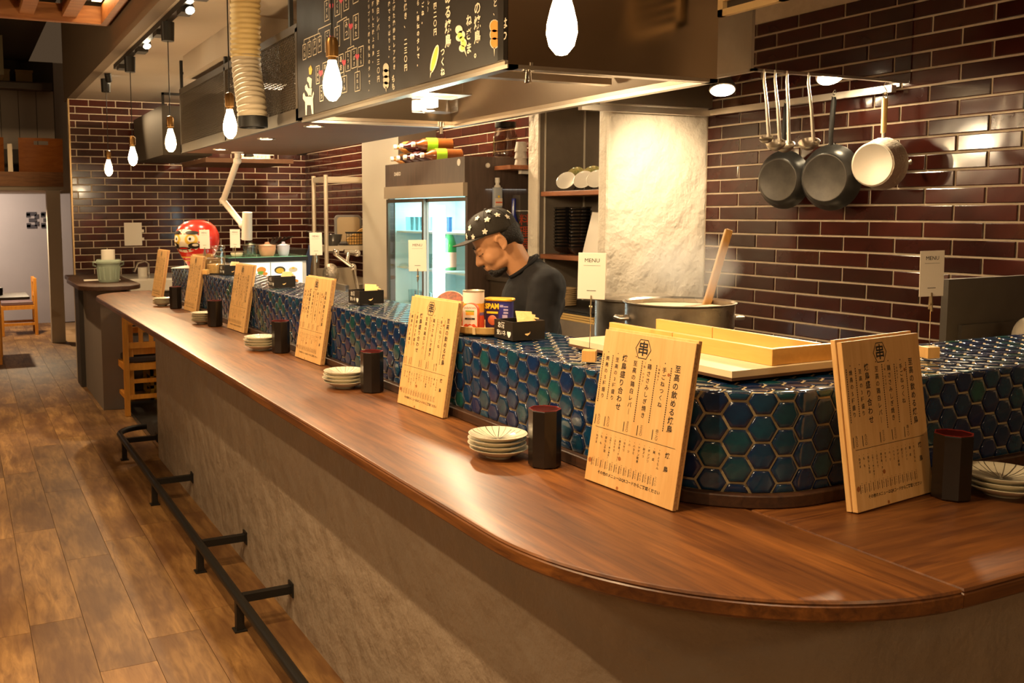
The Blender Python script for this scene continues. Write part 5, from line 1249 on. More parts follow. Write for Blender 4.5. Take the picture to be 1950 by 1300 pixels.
for i, (px, m, h) in enumerate([(757, TEAL, 0), (769, TEAD, 0), (792, TEA, 1)]):
    petb(i, px, 270, zz+.083, m, ['pale tea bottle on the upper row above the fridge edge', 'dark plum bottle lying on the upper row', 'tea bottle with lime label on the upper row'][i], h, 2.93)
# ---- niche shelves with crockery
YN0, YN1 = 4.0, 4.795
XN = 3.175
for z, lab_ in ((1.80, 'upper red brown wooden shelf in the niche holding plates'), (1.50, 'lower red brown wooden shelf in the niche holding black bowls')):
    p = onY(1030, 370 if z > 1.7 else 488, 4.79)
    zz = p.z
    o = thing('niche_shelf', lab_, 'shelf', (XN, YN0, zz), group='niche shelves')
    MB().box(XN-.01, XS-.002, YN0-.0, YN1-.008, zz-.012, zz+.016).build('board', SHELFW, o, bev=.003)
    if z > 1.7: ZS1 = zz+.016
    else: ZS0 = zz+.016
BOWL = MB().lathe([(0, 0), (.028, 0), (.03, .008), (.055, .02), (.068, .045), (.066, .045), (.052, .024), (.02, .012), (0, .012)], 24).mesh('black_bowl', smooth=50); BOWL.materials.append(mat('black_glaze', (.012, .010, .009), .12, coat=.5))
for s, (px, n) in enumerate(((1075, 13), (1104, 13))):
    p = onX(px, 470, 3.26)
    for k in range(n):
        o = bpy.data.objects.new('black_bowl', BOWL); C.objects.link(o); o.location = (3.26, p.y, ZS0+EPS+.0195*k); o.rotation_euler = (random.uniform(-.02, .02), random.uniform(-.02, .02), k)
        tag(o, 'glossy black bowl, number %d from the shelf in the stack ' % (k+1)+('beside the niche wall' if s == 0 else 'beside the white paper bag'), 'bowl', 'black bowls stacked in the niche')
PLT = MB().lathe([(0, 0), (.03, 0), (.05, .006), (.058, .014), (.056, .015), (.048, .009), (0, .004)], 24).mesh('show_plate', smooth=50); PLT.materials.append(mat('plate_white', (.82, .78, .70), .2, coat=.4))
PLP = MB().lathe([(0, 0), (.03, 0), (.05, .006), (.058, .014), (.056, .015), (.048, .009), (0, .004)], 24).mesh('pattern_plate', smooth=50); PLP.materials.append(mat('plate_pattern', (.70, .55, .22), .2, coat=.4, col2=(.10, .16, .06), vscale=45))
for i, (px, py, me, X) in enumerate([(1079, 349, PLT, 3.20), (1097, 328, PLP, 3.28), (1112, 345, PLT, 3.20), (1128, 324, PLP, 3.28), (1137, 348, PLT, 3.20)]):
    p = onX(px, py, X); o = bpy.data.objects.new('show_plate', me); C.objects.link(o); z = ZS1+.054 if me is PLT else ZS1+.085; o.location = (X, p.y, z); n = Vector((-.72, -.45, .52)); o.rotation_euler = n.to_track_quat('Z', 'Y').to_euler()
    tag(o, ['white plate leaning at the shelf end by the niche wall', 'patterned plate behind the first white plate', 'white plate leaning in the middle of the niche shelf', 'patterned plate with dark rim behind the middle white plate', 'white plate half hidden by the white pillar'][i], 'plate', 'plates leaning on the niche shelf')
rk = thing('plate_rack', 'small black plate rack on the upper niche shelf', 'rack', (3.25, 4.3, ZS1)); b = MB()
for i in range(8):
    y = 4.05+i*.085; b.tube([(3.19, y, ZS1+.003), (3.30, y, ZS1+.003), (3.34, y, ZS1+.05)], .003, 5)
b.box(3.185, 3.35, 4.02, 4.70, ZS1+.0005, ZS1+.004); b.build('wires', BLACK, rk)
p = onX(1128, 470, 3.24); bag = thing('paper_bag', 'white paper bag standing beside the black bowls in the niche', 'bag', (3.24, p.y, ZS0))
b = MB(); y = p.y-.03; b.add([(3.20, y-.09, ZS0+EPS), (3.33, y-.09, ZS0+EPS), (3.33, y+.075, ZS0+EPS), (3.20, y+.075, ZS0+EPS), (3.24, y-.09, ZS0+.24), (3.30, y-.09, ZS0+.24), (3.30, y+.035, ZS0+.25), (3.24, y+.035, ZS0+.25)], [(0, 3, 2, 1), (4, 5, 6, 7), (0, 1, 5, 4), (1, 2, 6, 5), (2, 3, 7, 6), (3, 0, 4, 7)]); b.build('bag', PAPER, bag)
# stack of straw coasters and tray below the shelves
p = onX(1120, 612, 3.05); cst = thing('tray_stack', 'stack of dark trays and straw mats below the niche shelves', 'trays', (3.05, 4.25, 1.2))
MB().box(3.0, 3.45, 4.01, 4.78, 0, 1.10).build('cupboard', GREYP, cst)
for k in range(5): MB().box(3.02, 3.40, 4.05+.004*k, 4.70, 1.1005+k*.013, 1.1105+k*.013).build('tray', BLACK if k > 2 else mat('straw', (.55, .36, .12), .7), cst)
b = MB()
for k in range(9): b.lathe([(0, 1.167+k*.011), (.075, 1.167+k*.011), (.078, 1.172+k*.011), (.075, 1.177+k*.011), (0, 1.177+k*.011)], 20, (3.10, 4.45, 0))
b.build('coaster', mat('straw2', (.40, .27, .13), .7), cst, smooth=40)
# ---- steel rack, taps, cloth
YR = 7.75; q = onY(620, 335, YR); XR0, ZRK = q.x, q.z
yr2 = onX(597, 338, XR0).y
ALU = mat('rack_aluminium', (.66, .57, .44), .35, .5)
rk2 = thing('steel_rack', 'tall pale metal shelving rack beside the cream pillar', 'rack', (XR0, YR, 0))
for x in (XR0, 3.40):
    for y in (YR, yr2): MB().cyl((x, y, 0), (x, y, ZRK+.01), .019, n=12).build('upright', ALU, rk2, smooth=40)
zs2 = onY(640, 468, YR).z
for z in (ZRK-.05, zs2-.045, 1.0, .5):
    b = MB(); b.box(XR0, 3.40, YR-.012, YR+.012, z, z+.045); b.box(XR0, 3.40, yr2-.012, yr2+.012, z, z+.045); b.box(XR0-.012, XR0+.012, YR, yr2, z, z+.045); b.box(3.388, 3.412, YR, yr2, z, z+.045); b.build('shelf_rim', ALU, rk2)
for z in (zs2-.01, 1.03, .53): MB().box(XR0+.013, 3.387, YR+.013, yr2-.013, z, z+.008).build('shelf_sheet', ALU, rk2)
zz = zs2-.0015
ck = thing('wire_crate', 'black wire crate with wooden boards on the steel rack', 'crate', (3.0, YR+.15, zz))
b = MB()
for i in range(14): b.cyl((XR0+.20+i*.025, YR+.03, zz+.003), (XR0+.20+i*.025, YR+.03, zz+.11), .0022, n=5)
for i in range(5): b.cyl((XR0+.20, YR+.03, zz+.008+i*.025), (XR0+.525, YR+.03, zz+.008+i*.025), .0022, n=5)
b.box(XR0+.19, XR0+.54, YR+.02, YR+.035, zz+.11, zz+.122); b.box(XR0+.40, XR0+.425, YR+.02, YR+.032, zz+.001, zz+.11); b.box(XR0+.19, XR0+.54, YR+.03, yr2-.03, zz+.0005, zz+.004)
b.build('wires', BLACK, ck)
for i in range(3): MB().obox((XR0+.24+.07*i, YR+.08, zz+.012), (XR0+.44+.05*i, YR+.10, zz+.13), .10, .012, up=(0, 1, 0)).build('wooden_board', PINE2, ck)
bb = MB().lathe([(0, 0), (.05, 0), (.08, .04), (.095, .10), (.092, .10), (.075, .042), (0, .006)], 24, (XR0+.09, YR+.10, zz+EPS)).build('mixing_bowl', mat('smoked_plastic', (.05, .045, .04), .2, coat=.4), off=(XR0+.09, YR+.10, zz+EPS), smooth=50); tag(bb, 'dark mixing bowl on the steel rack beside the wire crate', 'bowl')
tr = thing('tray_box', 'grey rounded tray standing upright behind the wire crate', 'tray', (XR0+.33, yr2-.06, zz))
MB().prism(rrect(.26, .26, .04), -.02, .0, lambda a, c, d: (XR0+.30+a, yr2-.06+d, zz+.142+c)).build('rim', mat('tray_grey', (.20, .19, .18), .4), tr); MB().prism(rrect(.22, .22, .03), -.024, -.021, lambda a, c, d: (XR0+.30+a, yr2-.06+d, zz+.142+c)).build('inner_panel', mat('tray_tan', (.45, .34, .20), .5), tr)
# sink, taps and strainer
sk = thing('sink_unit', 'steel sink with chrome taps beside the steel rack', 'sink', (2.9, 7.3, 0))
MB().box(2.76, 3.13, 6.95, 7.62, 0, .98).build('cabinet', STEELB, sk)
b = MB(); b.box(2.75, 3.14, 6.93, 7.64, .9805, 1.0); b.box(2.76, 2.79, 6.95, 7.62, 1.0, 1.12); b.box(2.76, 3.12, 7.59, 7.62, 1.0, 1.22); b.build('basin', STEEL, sk)
a = onY(640, 480, 7.5); 
for i, (p_, q_) in enumerate([((636, 482), (672, 508)), ((655, 478), (678, 480)), ((672, 508), (683, 560)), ((660, 500), (664, 478))]):
    MB().cyl(onY(*p_, 7.45), onY(*q_, 7.45), .016, n=10).build('tap_pipe', CHROME, sk, smooth=40)
b = MB()
for p_ in ((640, 480), (672, 508), (680, 482)): b.ell(onY(*p_, 7.45), (.03, .03, .03), 12, 8)
b.build('tap_joint', CHROME, sk, smooth=60)
p = onY(630, 522, 7.3); o = MB().ell(p, (.07, .07, .09), 16, 10).build('steel_scourer', mat('scourer', (.35, .30, .24), .35, .8, bump=1, bscale=60), off=tuple(p), smooth=60); tag(o, 'round steel scourer ball hanging over the sink', 'scourer')
# blue cloth over the rack side
bc = MB(); rows = []
for j in range(12):
    v = j/11; rows.append([(XR0-.035-.05*math.sin(v*2.2)+.012*math.sin(i*1.7+j), yr2+.05-.40*(i/7)*(.35+.65*v)*.6, zs2-.02-(v**1.1)*.52+.02*math.cos(i)) for i in range(8)])
vs = [p_ for r_ in rows for p_ in r_]; fs = [(j*8+i, j*8+i+1, (j+1)*8+i+1, (j+1)*8+i) for j in range(11) for i in range(7)]
o = MB().add(vs, fs).build('hanging_cloth', mat('navy_cloth', (.035, .055, .13), .9, var=.3, vscale=12), off=(XR0-.04, yr2, zs2-.5), smooth=60); m_ = o.modifiers.new('thickness', 'SOLIDIFY'); m_.thickness = .008; tag(o, 'navy blue cloth hung over the side of the steel rack', 'cloth')
# ---- lit food picture case, its pictures turned towards the bar corner
YC = 7.25
xc0, xc1 = onY(436, 500, YC).x, onY(583, 492, YC).x; zct = onY(540, 497, YC).z
cs_ = thing('food_case', 'refrigerated display case with white front and pictures of dishes', 'display case', (xc0, YC, 0))
MB().box(xc0, xc1, YC, YC+.42, .0, zct).build('cabinet', mat('case_white', (.70, .70, .66), .4), cs_)
MB().box(xc0-.01, xc1+.01, YC-.015, YC+.43, zct+.0005, zct+.034).build('dark_top', BLACK, cs_)
MB().box(xc0-.005, xc1+.005, YC-.01, YC+.425, zct+.0345, zct+.040).build('glass_top', mat('green_glass', (.20, .52, .36), .08, coat=.6), cs_)
MB().box(xc0+.02, xc1-.035, YC-.004, YC-.0005, zct-.36, zct-.008).build('lit_front', mat('lit_white', (.85, .85, .82), .5, emit=(.95, 1, .95), es=.30), cs_)
DSH = [mat('dish_yellow', (.75, .55, .05), .5), mat('dish_orange', (.75, .30, .05), .5), mat('dish_green', (.15, .40, .06), .5), mat('dish_dark', (.05, .05, .05), .5), mat('dish_pale', (.70, .68, .58), .5)]
for i, (px, py, rx, rz, k) in enumerate([(474, 517, 8, 5, 0), (498, 514, 9, 6, 1), (497, 520, 7, 4, 2), (505, 521, 5, 3, 1), (533, 514, 11, 7, 3), (533, 515, 8, 5, 0), (558, 513, 9, 5, 4), (558, 510, 3, 2, 0), (559, 535, 10, 4, 1)]):
    p = onY(px, py, YC-.005); kx = p.y/FL*1.05; MB().add([(p.x+rx*kx*math.cos(2*PI*j/18), YC-.0048-.0003*i, p.z+rz*kx*math.sin(2*PI*j/18)) for j in range(18)], [tuple(range(18))]).build('dish_picture', DSH[k], cs_)
px = onY(515, 512, YC).x; MB().box(px-.004, px+.004, YC-.0055, YC-.0041, zct-.36, zct-.008).build('divider', STEEL, cs_)
XC = xc0-.0; ZCT = zct+.0405
# glass bowls on the case
CGL = glass('bowl_glass', (.90, .93, .92), .05, .4)
for i, (px, r, h, m, lab_) in enumerate([(477, .062, .085, CGL, 'clear glass bowl with lid on the food case'), (509, .072, .075, mat('salmon_tub', (.62, .33, .20), .3), 'salmon coloured tub on the food case'), (540, .052, .075, mat('lavender_tub', (.62, .62, .80), .3), 'pale lavender tub on the food case'), (451, .05, .03, mat('cream_dish', (.7, .6, .42), .4), 'low cream dish on the food case')]):
    p = onY(px, 488, YC+.14); cq = (p.x, YC+.14, ZCT); o = thing('case_bowl', lab_, 'bowl', cq, group='bowls on the food case')
    MB().lathe([(0, .0005), (r*.7, .0005), (r*.85, h*.2), (r, h*.8), (r*.95, h), (r*.9, h), (r*.8, h*.25), (0, .01)], 22, cq).build('bowl', m, o, smooth=50)
    if i < 3: MB().lathe([(r*1.0, h), (r*1.02, h+.008), (r*.3, h+.02), (r*.25, h+.035), (0, h+.037)], 22, cq).build('lid', m, o, smooth=50)
XC = 2.0
hb_ = thing('tool_rest', 'dark rack of tongs and lids behind the display case', 'rack', (XC+.7, 8.6, 1.0))
MB().box(XC+.5, XC+1.0, 8.2, 9.2, 0, 1.30).build('table', STEELB, hb_)
b = MB()
for i in range(6): b.obox((XC+.55+.05*i, 8.3+.1*i, 1.36+.02*(i % 3)), (XC+.75+.06*i, 8.8+.06*i, 1.46), .02, .006)
b.box(XC+.55, XC+.95, 8.3, 9.1, 1.3005, 1.36); b.build('tools', DARKM, hb_)
# ---- red papier-mache doll, wooden measure and jars on the far ledge
dc = Vector((1.585, 6.93, 1.3028+EPS)); DRED = mat('doll_red', (.62, .022, .012), .25, coat=.4)
dl = thing('round_doll', 'big red round papier doll with fierce painted face on the ledge', 'doll', tuple(dc), math.radians(-30), local=True)
R_ = .165; H_ = .345
prof = [(0, 0), (.06, 0), (.075, .012), (.115, .07), (.148, .13), (.163, .19), (.158, .245), (.135, .295), (.095, .327), (.05, .342), (0, H_)]
MB().lathe(prof, 36).build('body', DRED, dl, smooth=80)
def onsurf(a, z, h=.002):
    for i in range(len(prof)-1):
        if prof[i][1] <= z <= prof[i+1][1] and prof[i+1][1] > prof[i][1]:
            t_ = (z-prof[i][1])/(prof[i+1][1]-prof[i][1]); r = prof[i][0]+t_*(prof[i+1][0]-prof[i][0]); return ((r+h)*math.cos(a), (r+h)*math.sin(a), z)
    return (0, 0, z)
FA = -PI/2-.40
def patch(name, ca, cz, ra, rz, m, h, n=16, rings=4):
    b = MB(); vs = [onsurf(FA+ca, cz, h)]
    for j in range(1, rings+1):
        for i in range(n): a = 2*PI*i/n; vs.append(onsurf(FA+ca+ra*j/rings*math.cos(a), cz+rz*j/rings*math.sin(a), h))
    fs = [(0, 1+i, 1+(i+1) % n) for i in range(n)]+[(1+(j-1)*n+i, 1+j*n+i, 1+j*n+(i+1) % n, 1+(j-1)*n+(i+1) % n) for j in range(1, rings) for i in range(n)]
    return b.add(vs, fs).build(name, m, dl, smooth=80)
FC = mat('doll_face', (.80, .70, .52), .35); DBK = mat('doll_black', (.02, .016, .012), .4); DGO = mat('doll_gold', (.75, .48, .06), .4)
patch('face', 0, .195, .95, .085, FC, .002)
for s in (-1, 1):
    patch('eye_ring', s*.42, .205, .30, .040, DGO, .004); patch('eye', s*.42, .210, .17, .024, mat('doll_white', (.85, .80, .70), .3), .006); patch('pupil', s*.38, .210, .055, .010, DBK, .008)
    patch('eyebrow', s*.45, .255, .32, .014, DBK, .005); patch('whisker', s*.55, .160, .28, .022, DBK, .005); patch('whisker_inner', s*.60, .166, .14, .010, FC, .007); patch('gold_edge', s*1.05, .22, .10, .06, DGO, .004)
patch('nose', 0, .178, .12, .022, FC, .014); patch('mouth', 0, .142, .38, .010, DBK, .006); patch('mouth_line', 0, .142, .26, .004, DRED, .008)
for z in (.05, .075): patch('gold_line', 0, z, .8, .004, DGO, .003)
MB().box(-.15, .17, -.18, .16, -.0006+.0, -.0001).build('paper_sheet', PAPER, dl)
wm = onZ(383, 521, 1.3034); ms_ = thing('wooden_measure', 'square wooden measure box before the red doll', 'box', (1.545, 6.60, 1.3034))
x, y = 1.545, 6.60; b = MB(); s = .062; t = .008; OW = wood('cypress_box', (.66, .33, .08), (.55, .25, .05), .5, axis=1, scale=5)
b.box(x-s, x+s, y-s, y+s, 1.3034, 1.312); b.box(x-s, x+s, y-s, y-s+t, 1.312, 1.41); b.box(x-s, x+s, y+s-t, y+s, 1.312, 1.41); b.box(x-s, x-s+t, y-s+t, y+s-t, 1.312, 1.41); b.box(x+s-t, x+s, y-s+t, y+s-t, 1.312, 1.41); b.build('box', OW, ms_)
b = MB(); b.box(x-s-.0005, x+s+.0005, y-s-.0005, y-s+.0005, 1.345, 1.348); b.build('joint_line', KNOT, ms_)
JG = glass('jar_glass', (.93, .93, .90), .03, .35)
for i, (x, y, r, h, fill, m, lab_) in enumerate([(1.56, 6.33, .075, .175, .085, mat('grain_brown', (.42, .24, .08), .8, var=.5, vscale=90), 'tall clip-top glass jar of brown seasoning on the ledge'), (1.515, 6.12, .058, .105, .06, mat('grain_tan', (.62, .38, .14), .8, var=.3, vscale=90), 'short glass jar of tan seasoning beside the tall jar')]):
    o = thing('storage_jar', lab_, 'jar', (x, y, 1.3034), group='seasoning jars on the ledge')
    MB().lathe([(0, .0005), (r*.95, .0005), (r, .008), (r, h*.72), (r*.9, h*.82), (r*.9, h*.9)], 26, (x, y, 1.3034)).build('glass', JG, o, smooth=50)
    MB().lathe([(0, .004), (r*.93, .004), (r*.95, .01), (r*.95, fill), (0, fill+.006)], 24, (x, y, 1.3034)).build('contents', m, o, smooth=40)
    MB().lathe([(r*.96, h*.88), (r*1.0, h*.9), (r*1.0, h*.95), (r*.9, h), (0, h)], 26, (x, y, 1.3034)).build('lid', glass('lid_glass', (.92, .92, .88), .1, .5), o, smooth=50)
# ---- notice sheet and right-hand things
nt = thing('notice_sheet', 'white paper sheet clipped on the far maroon tiles', 'notice', (1.9, YF-.012, 1.5)); p0, p1 = onY(236, 424, YF-.012), onY(271, 467, YF-.012)
MB().box(p0.x, p1.x, YF-.0125, YF-.009, p1.z, p0.z).build('sheet', PAPER, nt)
b = MB(); b.box(p1.x-.002, p1.x+.02, YF-.016, YF-.009, p0.z-.10, p0.z-.07); b.box(p1.x-.002, p1.x+.02, YF-.016, YF-.009, p1.z+.05, p1.z+.08); b.build('clip', PAPER, nt)
gp = thing('grey_screen', 'dark grey screen board standing behind the short ledge', 'screen', (3.3, 2.1, 1.0)); gx = 3.0
p0 = onY(1807, 532, 2.12); p1 = onY(1950, 540, 2.12)
MB().box(p0.x, 3.60, 2.12, 2.145, .0, p0.z).build('panel', mat('screen_grey', (.10, .085, .07), .5, var=.2, vscale=6), gp)
MB().box(p0.x+.06, 3.59, 2.105, 2.1195, 0, onY(1840, 618, 2.11).z).build('inner_panel', mat('screen_grey2', (.085, .072, .06), .5), gp)
tw = MB(); c = onY(1955, 628, 1.98); tw.ell(c+Vector((.01, 0, -.03)), (.05, .05, .075), 16, 12); tw.ell(c+Vector((.05, 0, -.05)), (.06, .05, .06), 14, 10)
o = tw.build('white_cloth', mat('towel_white', (.75, .70, .62), .9, bump=.6, bscale=30), off=(c.x, c.y, 1.3), smooth=80); tag(o, 'crumpled white cloth lying at the end of the short ledge', 'cloth')
tbk = thing('side_cabinet', 'dark low cabinet behind the short ledge carrying the cloth', 'cabinet', (3.1, 1.98, 0)); MB().box(2.75, 3.45, 1.90, 2.08, 0, c.z-.10).build('body', BROWNM, tbk); MB().box(2.74, 3.46, 1.89, 2.09, c.z-.0995, c.z-.092).build('top', BROWNM, tbk)
# ================================================================== far end of the room
# partition with rounded wooden top
pt = thing('partition_counter', 'low grey partition with rounded dark wooden top by the far wall', 'partition', (1.15, 9.1, 0))
MB().box(1.065, 1.24, 8.37, YF-.013, 0, 1.05).build('wall', mat('partition_grey', (.22, .18, .15), .7, var=.1, vscale=2), pt)
MB().box(1.02, 1.0645, 9.6, YF-.013, 0, 1.05).build('end_post', mat('partition_dark', (.045, .036, .03), .6), pt)
pp = arc(1.15, 8.42, .26, 180, 360, 16)+[(1.41, 9.4), (1.41, YF-.014), (.93, YF-.014), (.93, 9.5), (.89, 9.3)]
b = MB(); b.prism(pp, 1.0505, 1.09); b.build('top', DTRIM, pt, smooth=30, bev=.006)
# mint bin-shaped holder with paper roll
bz = 1.0905; bc_ = onZ(207, 531, bz); MINT = mat('mint_plastic', (.33, .40, .31), .45)
bn = thing('mint_bin', 'mint green ribbed bin shaped holder with a paper roll inside', 'holder', (bc_.x, 8.72, bz)); cx, cy = onY(207, 520, 8.72).x, 8.72
MB().lathe([(0, .0005), (.085, .0005), (.088, .006), (.100, .165), (.112, .168), (.112, .185), (.104, .19), (.100, .20), (.090, .20), (.080, .02), (0, .02)], 28, (cx, cy, bz)).build('bin', MINT, bn, smooth=40)
for i in range(12):
    a = 2*PI*i/12; MB().obox((cx+.089*math.cos(a), cy+.089*math.sin(a), bz+.02), (cx+.099*math.cos(a), cy+.099*math.sin(a), bz+.135), .016, .008, up=(math.cos(a), math.sin(a), 0)).build('rib', MINT, bn)
for s in (-1, 1): MB().tube([(cx+s*.108, cy-.02, bz+.175), (cx+s*.13, cy-.01, bz+.18), (cx+s*.13, cy+.01, bz+.15), (cx+s*.105, cy+.02, bz+.14)], .007, 6).build('handle', MINT, bn, smooth=60)
rl = MB().lathe([(0, .0), (.058, 0), (.060, .002), (.060, .265), (.02, .265), (.02, .1), (0, .1)], 24, (cx, cy, bz+.021)).build('paper_roll', PAPER, off=(cx, cy, bz+.021), smooth=40); tag(rl, 'white paper roll standing in the mint holder', 'paper roll')
o = MB().add([(1.0, 8.9, bz+.0008), (1.32, 8.88, bz+.0008), (1.34, 9.1, bz+.0008), (1.02, 9.12, bz+.0008)], [(0, 1, 2, 3)]); o = o.build('napkin_sheet', PAPER, off=(1.15, 9, bz+.0008)); m_ = o.modifiers.new('thickness', 'SOLIDIFY'); m_.thickness = .001; tag(o, 'white napkin lying on the partition top', 'napkin')
# wash basin
sk2 = thing('wash_basin', 'white wash basin with small tap before the far tiled wall', 'basin', (1.7, 9.45, 0)); WC = mat('white_ceramic', (.80, .76, .68), .2, coat=.4)
zb_ = onY(280, 527, 9.4).z
MB().box(1.42, 1.95, 9.2, YF-.013, 0, zb_-.13).build('stand', BROWNM, sk2); MB().box(1.43, 2.0, 9.15, YF-.013, zb_-.1295, zb_).build('basin', WC, sk2, bev=.02, seg=3)
b = MB(); b.cyl((1.62, 9.5, zb_), (1.62, 9.5, zb_+.09), .045, n=18); b.build('soap_pot', WC, sk2, smooth=40)
MB().tube([(1.70, 9.6, zb_), (1.70, 9.6, zb_+.12), (1.66, 9.57, zb_+.15), (1.58, 9.52, zb_+.13), (1.54, 9.50, zb_+.05)], .012, 8).build('tap', CHROME, sk2, smooth=60)
tb = MB(); tb.ell((1.56, 8.55, 1.075), (.13, .10, .035), 18, 10); tb.ell((1.50, 8.52, 1.08), (.07, .06, .03), 14, 8)
# stacked orange chairs by the bar end
def chair(name, lab_, loc, rz, grp=None, sh=.44, w=.40, d=.40, bh=.86, seatm=None):
    c = thing(name, lab_, 'chair', loc, rz, grp, local=True); s = .022
    for x in (-w/2, w/2):
        MB().box(x-s, x+s, -d/2-s, -d/2+s, 0, sh).build('leg', ORANGEW, c, bev=.003); MB().box(x-s, x+s, d/2-s, d/2+s, 0, bh).build('leg', ORANGEW, c, bev=.003)
        MB().box(x-s*.7, x+s*.7, -d/2+s, d/2-s, .14, .175).build('side_stretcher', ORANGEW, c); MB().box(x-s*.8, x+s*.8, -d/2+s, d/2-s, sh-.055, sh).build('seat_rail', ORANGEW, c)
    MB().box(-w/2+s, w/2-s, -d/2-s*.7, -d/2+s*.7, sh-.055, sh).build('seat_rail', ORANGEW, c); MB().box(-w/2+s, w/2-s, d/2-s*.7, d/2+s*.7, sh-.055, sh).build('seat_rail', ORANGEW, c); MB().box(-w/2+s, w/2-s, d/2-s*.6, d/2+s*.6, .14, .175).build('back_stretcher', ORANGEW, c)
    MB().box(-w/2+.004, w/2-.004, -d/2-.005, d/2-.03, sh+.001, sh+.055).build('seat', seatm or mat('dark_vinyl', (.045, .032, .028), .38), c, bev=.014, seg=3)
    MB().box(-w/2+s, w/2-s, d/2-.012, d/2+.012, bh-.07, bh-.004).build('top_rail', ORANGEW, c); MB().box(-w/2+s, w/2-s, d/2-.012, d/2+.012, bh-.27, bh-.22).build('back_rail', ORANGEW, c)
    for i in (-1, 0, 1): MB().box(i*.085-.018, i*.085+.018, d/2-.008, d/2+.008, bh-.22, bh-.07).build('back_slat', ORANGEW, c)
    return c
q0 = onZ(239, 794, 0)
ca = chair('wooden_chair', 'orange wooden chair with dark seat parked under the bar end', (q0.x+.235, q0.y+.23, 0.001), math.radians(180), 'orange wooden chairs', sh=.44, bh=.84, w=.42)
dup(ca, (q0.x+.281, q0.y+.291, .125), label='orange wooden chair stacked on the one parked under the bar end')
# yellow crates
CRY = mat('yellow_crate', (.72, .46, .02), .35)
kx, ky = q0.x+.27, q0.y+.30
for k in range(2):
    cr = thing('bottle_crate', ['lower yellow plastic bottle crate below the bar end', 'upper yellow plastic bottle crate below the bar end'][k], 'crate', (q0.x+.50, q0.y+.80, .0105+k*.262), local=True, group='yellow crates')
    b = MB(); w, d, h = .36, .40, .26
    for z0, z1 in ((0, .03), (.10, .13), (.215, .26)):
        b.box(-w/2, w/2, -d/2, -d/2+.012, z0, z1); b.box(-w/2, w/2, d/2-.012, d/2, z0, z1); b.box(-w/2, -w/2+.012, -d/2+.012, d/2-.012, z0, z1); b.box(w/2-.012, w/2, -d/2+.012, d/2-.012, z0, z1)
    for sx in (-1, 1):
        for sy in (-1, 1): b.box(sx*w/2-(.03 if sx > 0 else 0), sx*w/2+(.03 if sx < 0 else 0), sy*d/2-(.03 if sy > 0 else 0), sy*d/2+(.03 if sy < 0 else 0), 0, h)
    b.box(-w/2+.013, w/2-.013, -d/2+.013, d/2-.013, .004, .012); b.build('crate', CRY, cr)
    MB().box(-.10, .14, -d/2-.003, -d/2-.0005, .135, .212).build('label_panel', PAPER, cr)
    t_ = MB(); text(t_, 'BEER', lambda a, c: (.02+a, -d/2-.0036, .206+c), .08, bold=.003); t_.build('lettering', INK, cr)
mt2 = thing('floor_mat', 'dark rubber floor mat at the bar end with metal edge', 'mat', (1.6, 7.5, 0)); MB().box(1.26, 2.1, 6.75, 8.6, .0005, .010).build('mat', BLACK, mt2); MB().box(1.235, 1.258, 6.75, 8.6, .0005, .008).build('metal_edge', STEEL, mt2)
# ---- dining set seen at the left
dx = onZ(75, 635, 0)
chair('wooden_chair', 'orange wooden chair with mauve seat at the dining table', (dx.x-.26, dx.y+.10, .001), math.radians(-90), 'orange wooden chairs', sh=.42, bh=.80, w=.42, d=.44, seatm=mat('mauve_vinyl', (.14, .085, .085), .35))
tt = onZ(5, 694, 0)
tbl = thing('dining_table', 'dark topped dining table with orange wooden legs', 'table', (tt.x-.45, tt.y+.55, 0))
MB().box(tt.x-1.0, tt.x+.35, tt.y+.55, tt.y+1.25, .68, .715).build('table_top', DTRIM, tbl, bev=.004); MB().box(tt.x-.03, tt.x+.03, tt.y+.6, tt.y+.66, 0, .679).build('leg', ORANGEW, tbl); MB().box(tt.x-.03, tt.x+.03, tt.y+1.15, tt.y+1.21, 0, .679).build('leg', ORANGEW, tbl); MB().box(tt.x-.9, tt.x-.84, tt.y+.6, tt.y+.66, 0, .679).build('leg', ORANGEW, tbl)
cb2 = MB().lathe([(0, 0), (.05, 0), (.055, .09), (0, .10)], 16, (tt.x+.02, tt.y+.95, .7155)).build('table_caddy', BLACK, off=(tt.x+.02, tt.y+.95, .7155), smooth=40); tag(cb2, 'round black caddy on the dining table', 'caddy')
fc = thing('wooden_stool', 'orange wooden seat post at the near side of the dining table', 'chair', (tt.x-.05, tt.y, .001)); MB().box(tt.x-.045, tt.x+.0, tt.y-.02, tt.y+.02, .001, .80).build('post', ORANGEW, fc, bev=.003); MB().box(tt.x-.40, tt.x-.046, tt.y-.02, tt.y+.02, .74, .80).build('top_rail', ORANGEW, fc); MB().box(tt.x-.40, tt.x-.36, tt.y-.02, tt.y+.02, .001, .74).build('post', ORANGEW, fc); MB().box(tt.x-.40, tt.x, tt.y+.021, tt.y+.42, .40, .45).build('seat', MATS['mauve_vinyl'], fc, bev=.01); MB().box(tt.x-.05, tt.x-.01, tt.y+.38, tt.y+.42, .001, .399).build('leg', ORANGEW, fc); MB().box(tt.x-.40, tt.x-.36, tt.y+.38, tt.y+.42, .001, .399).build('leg', ORANGEW, fc)
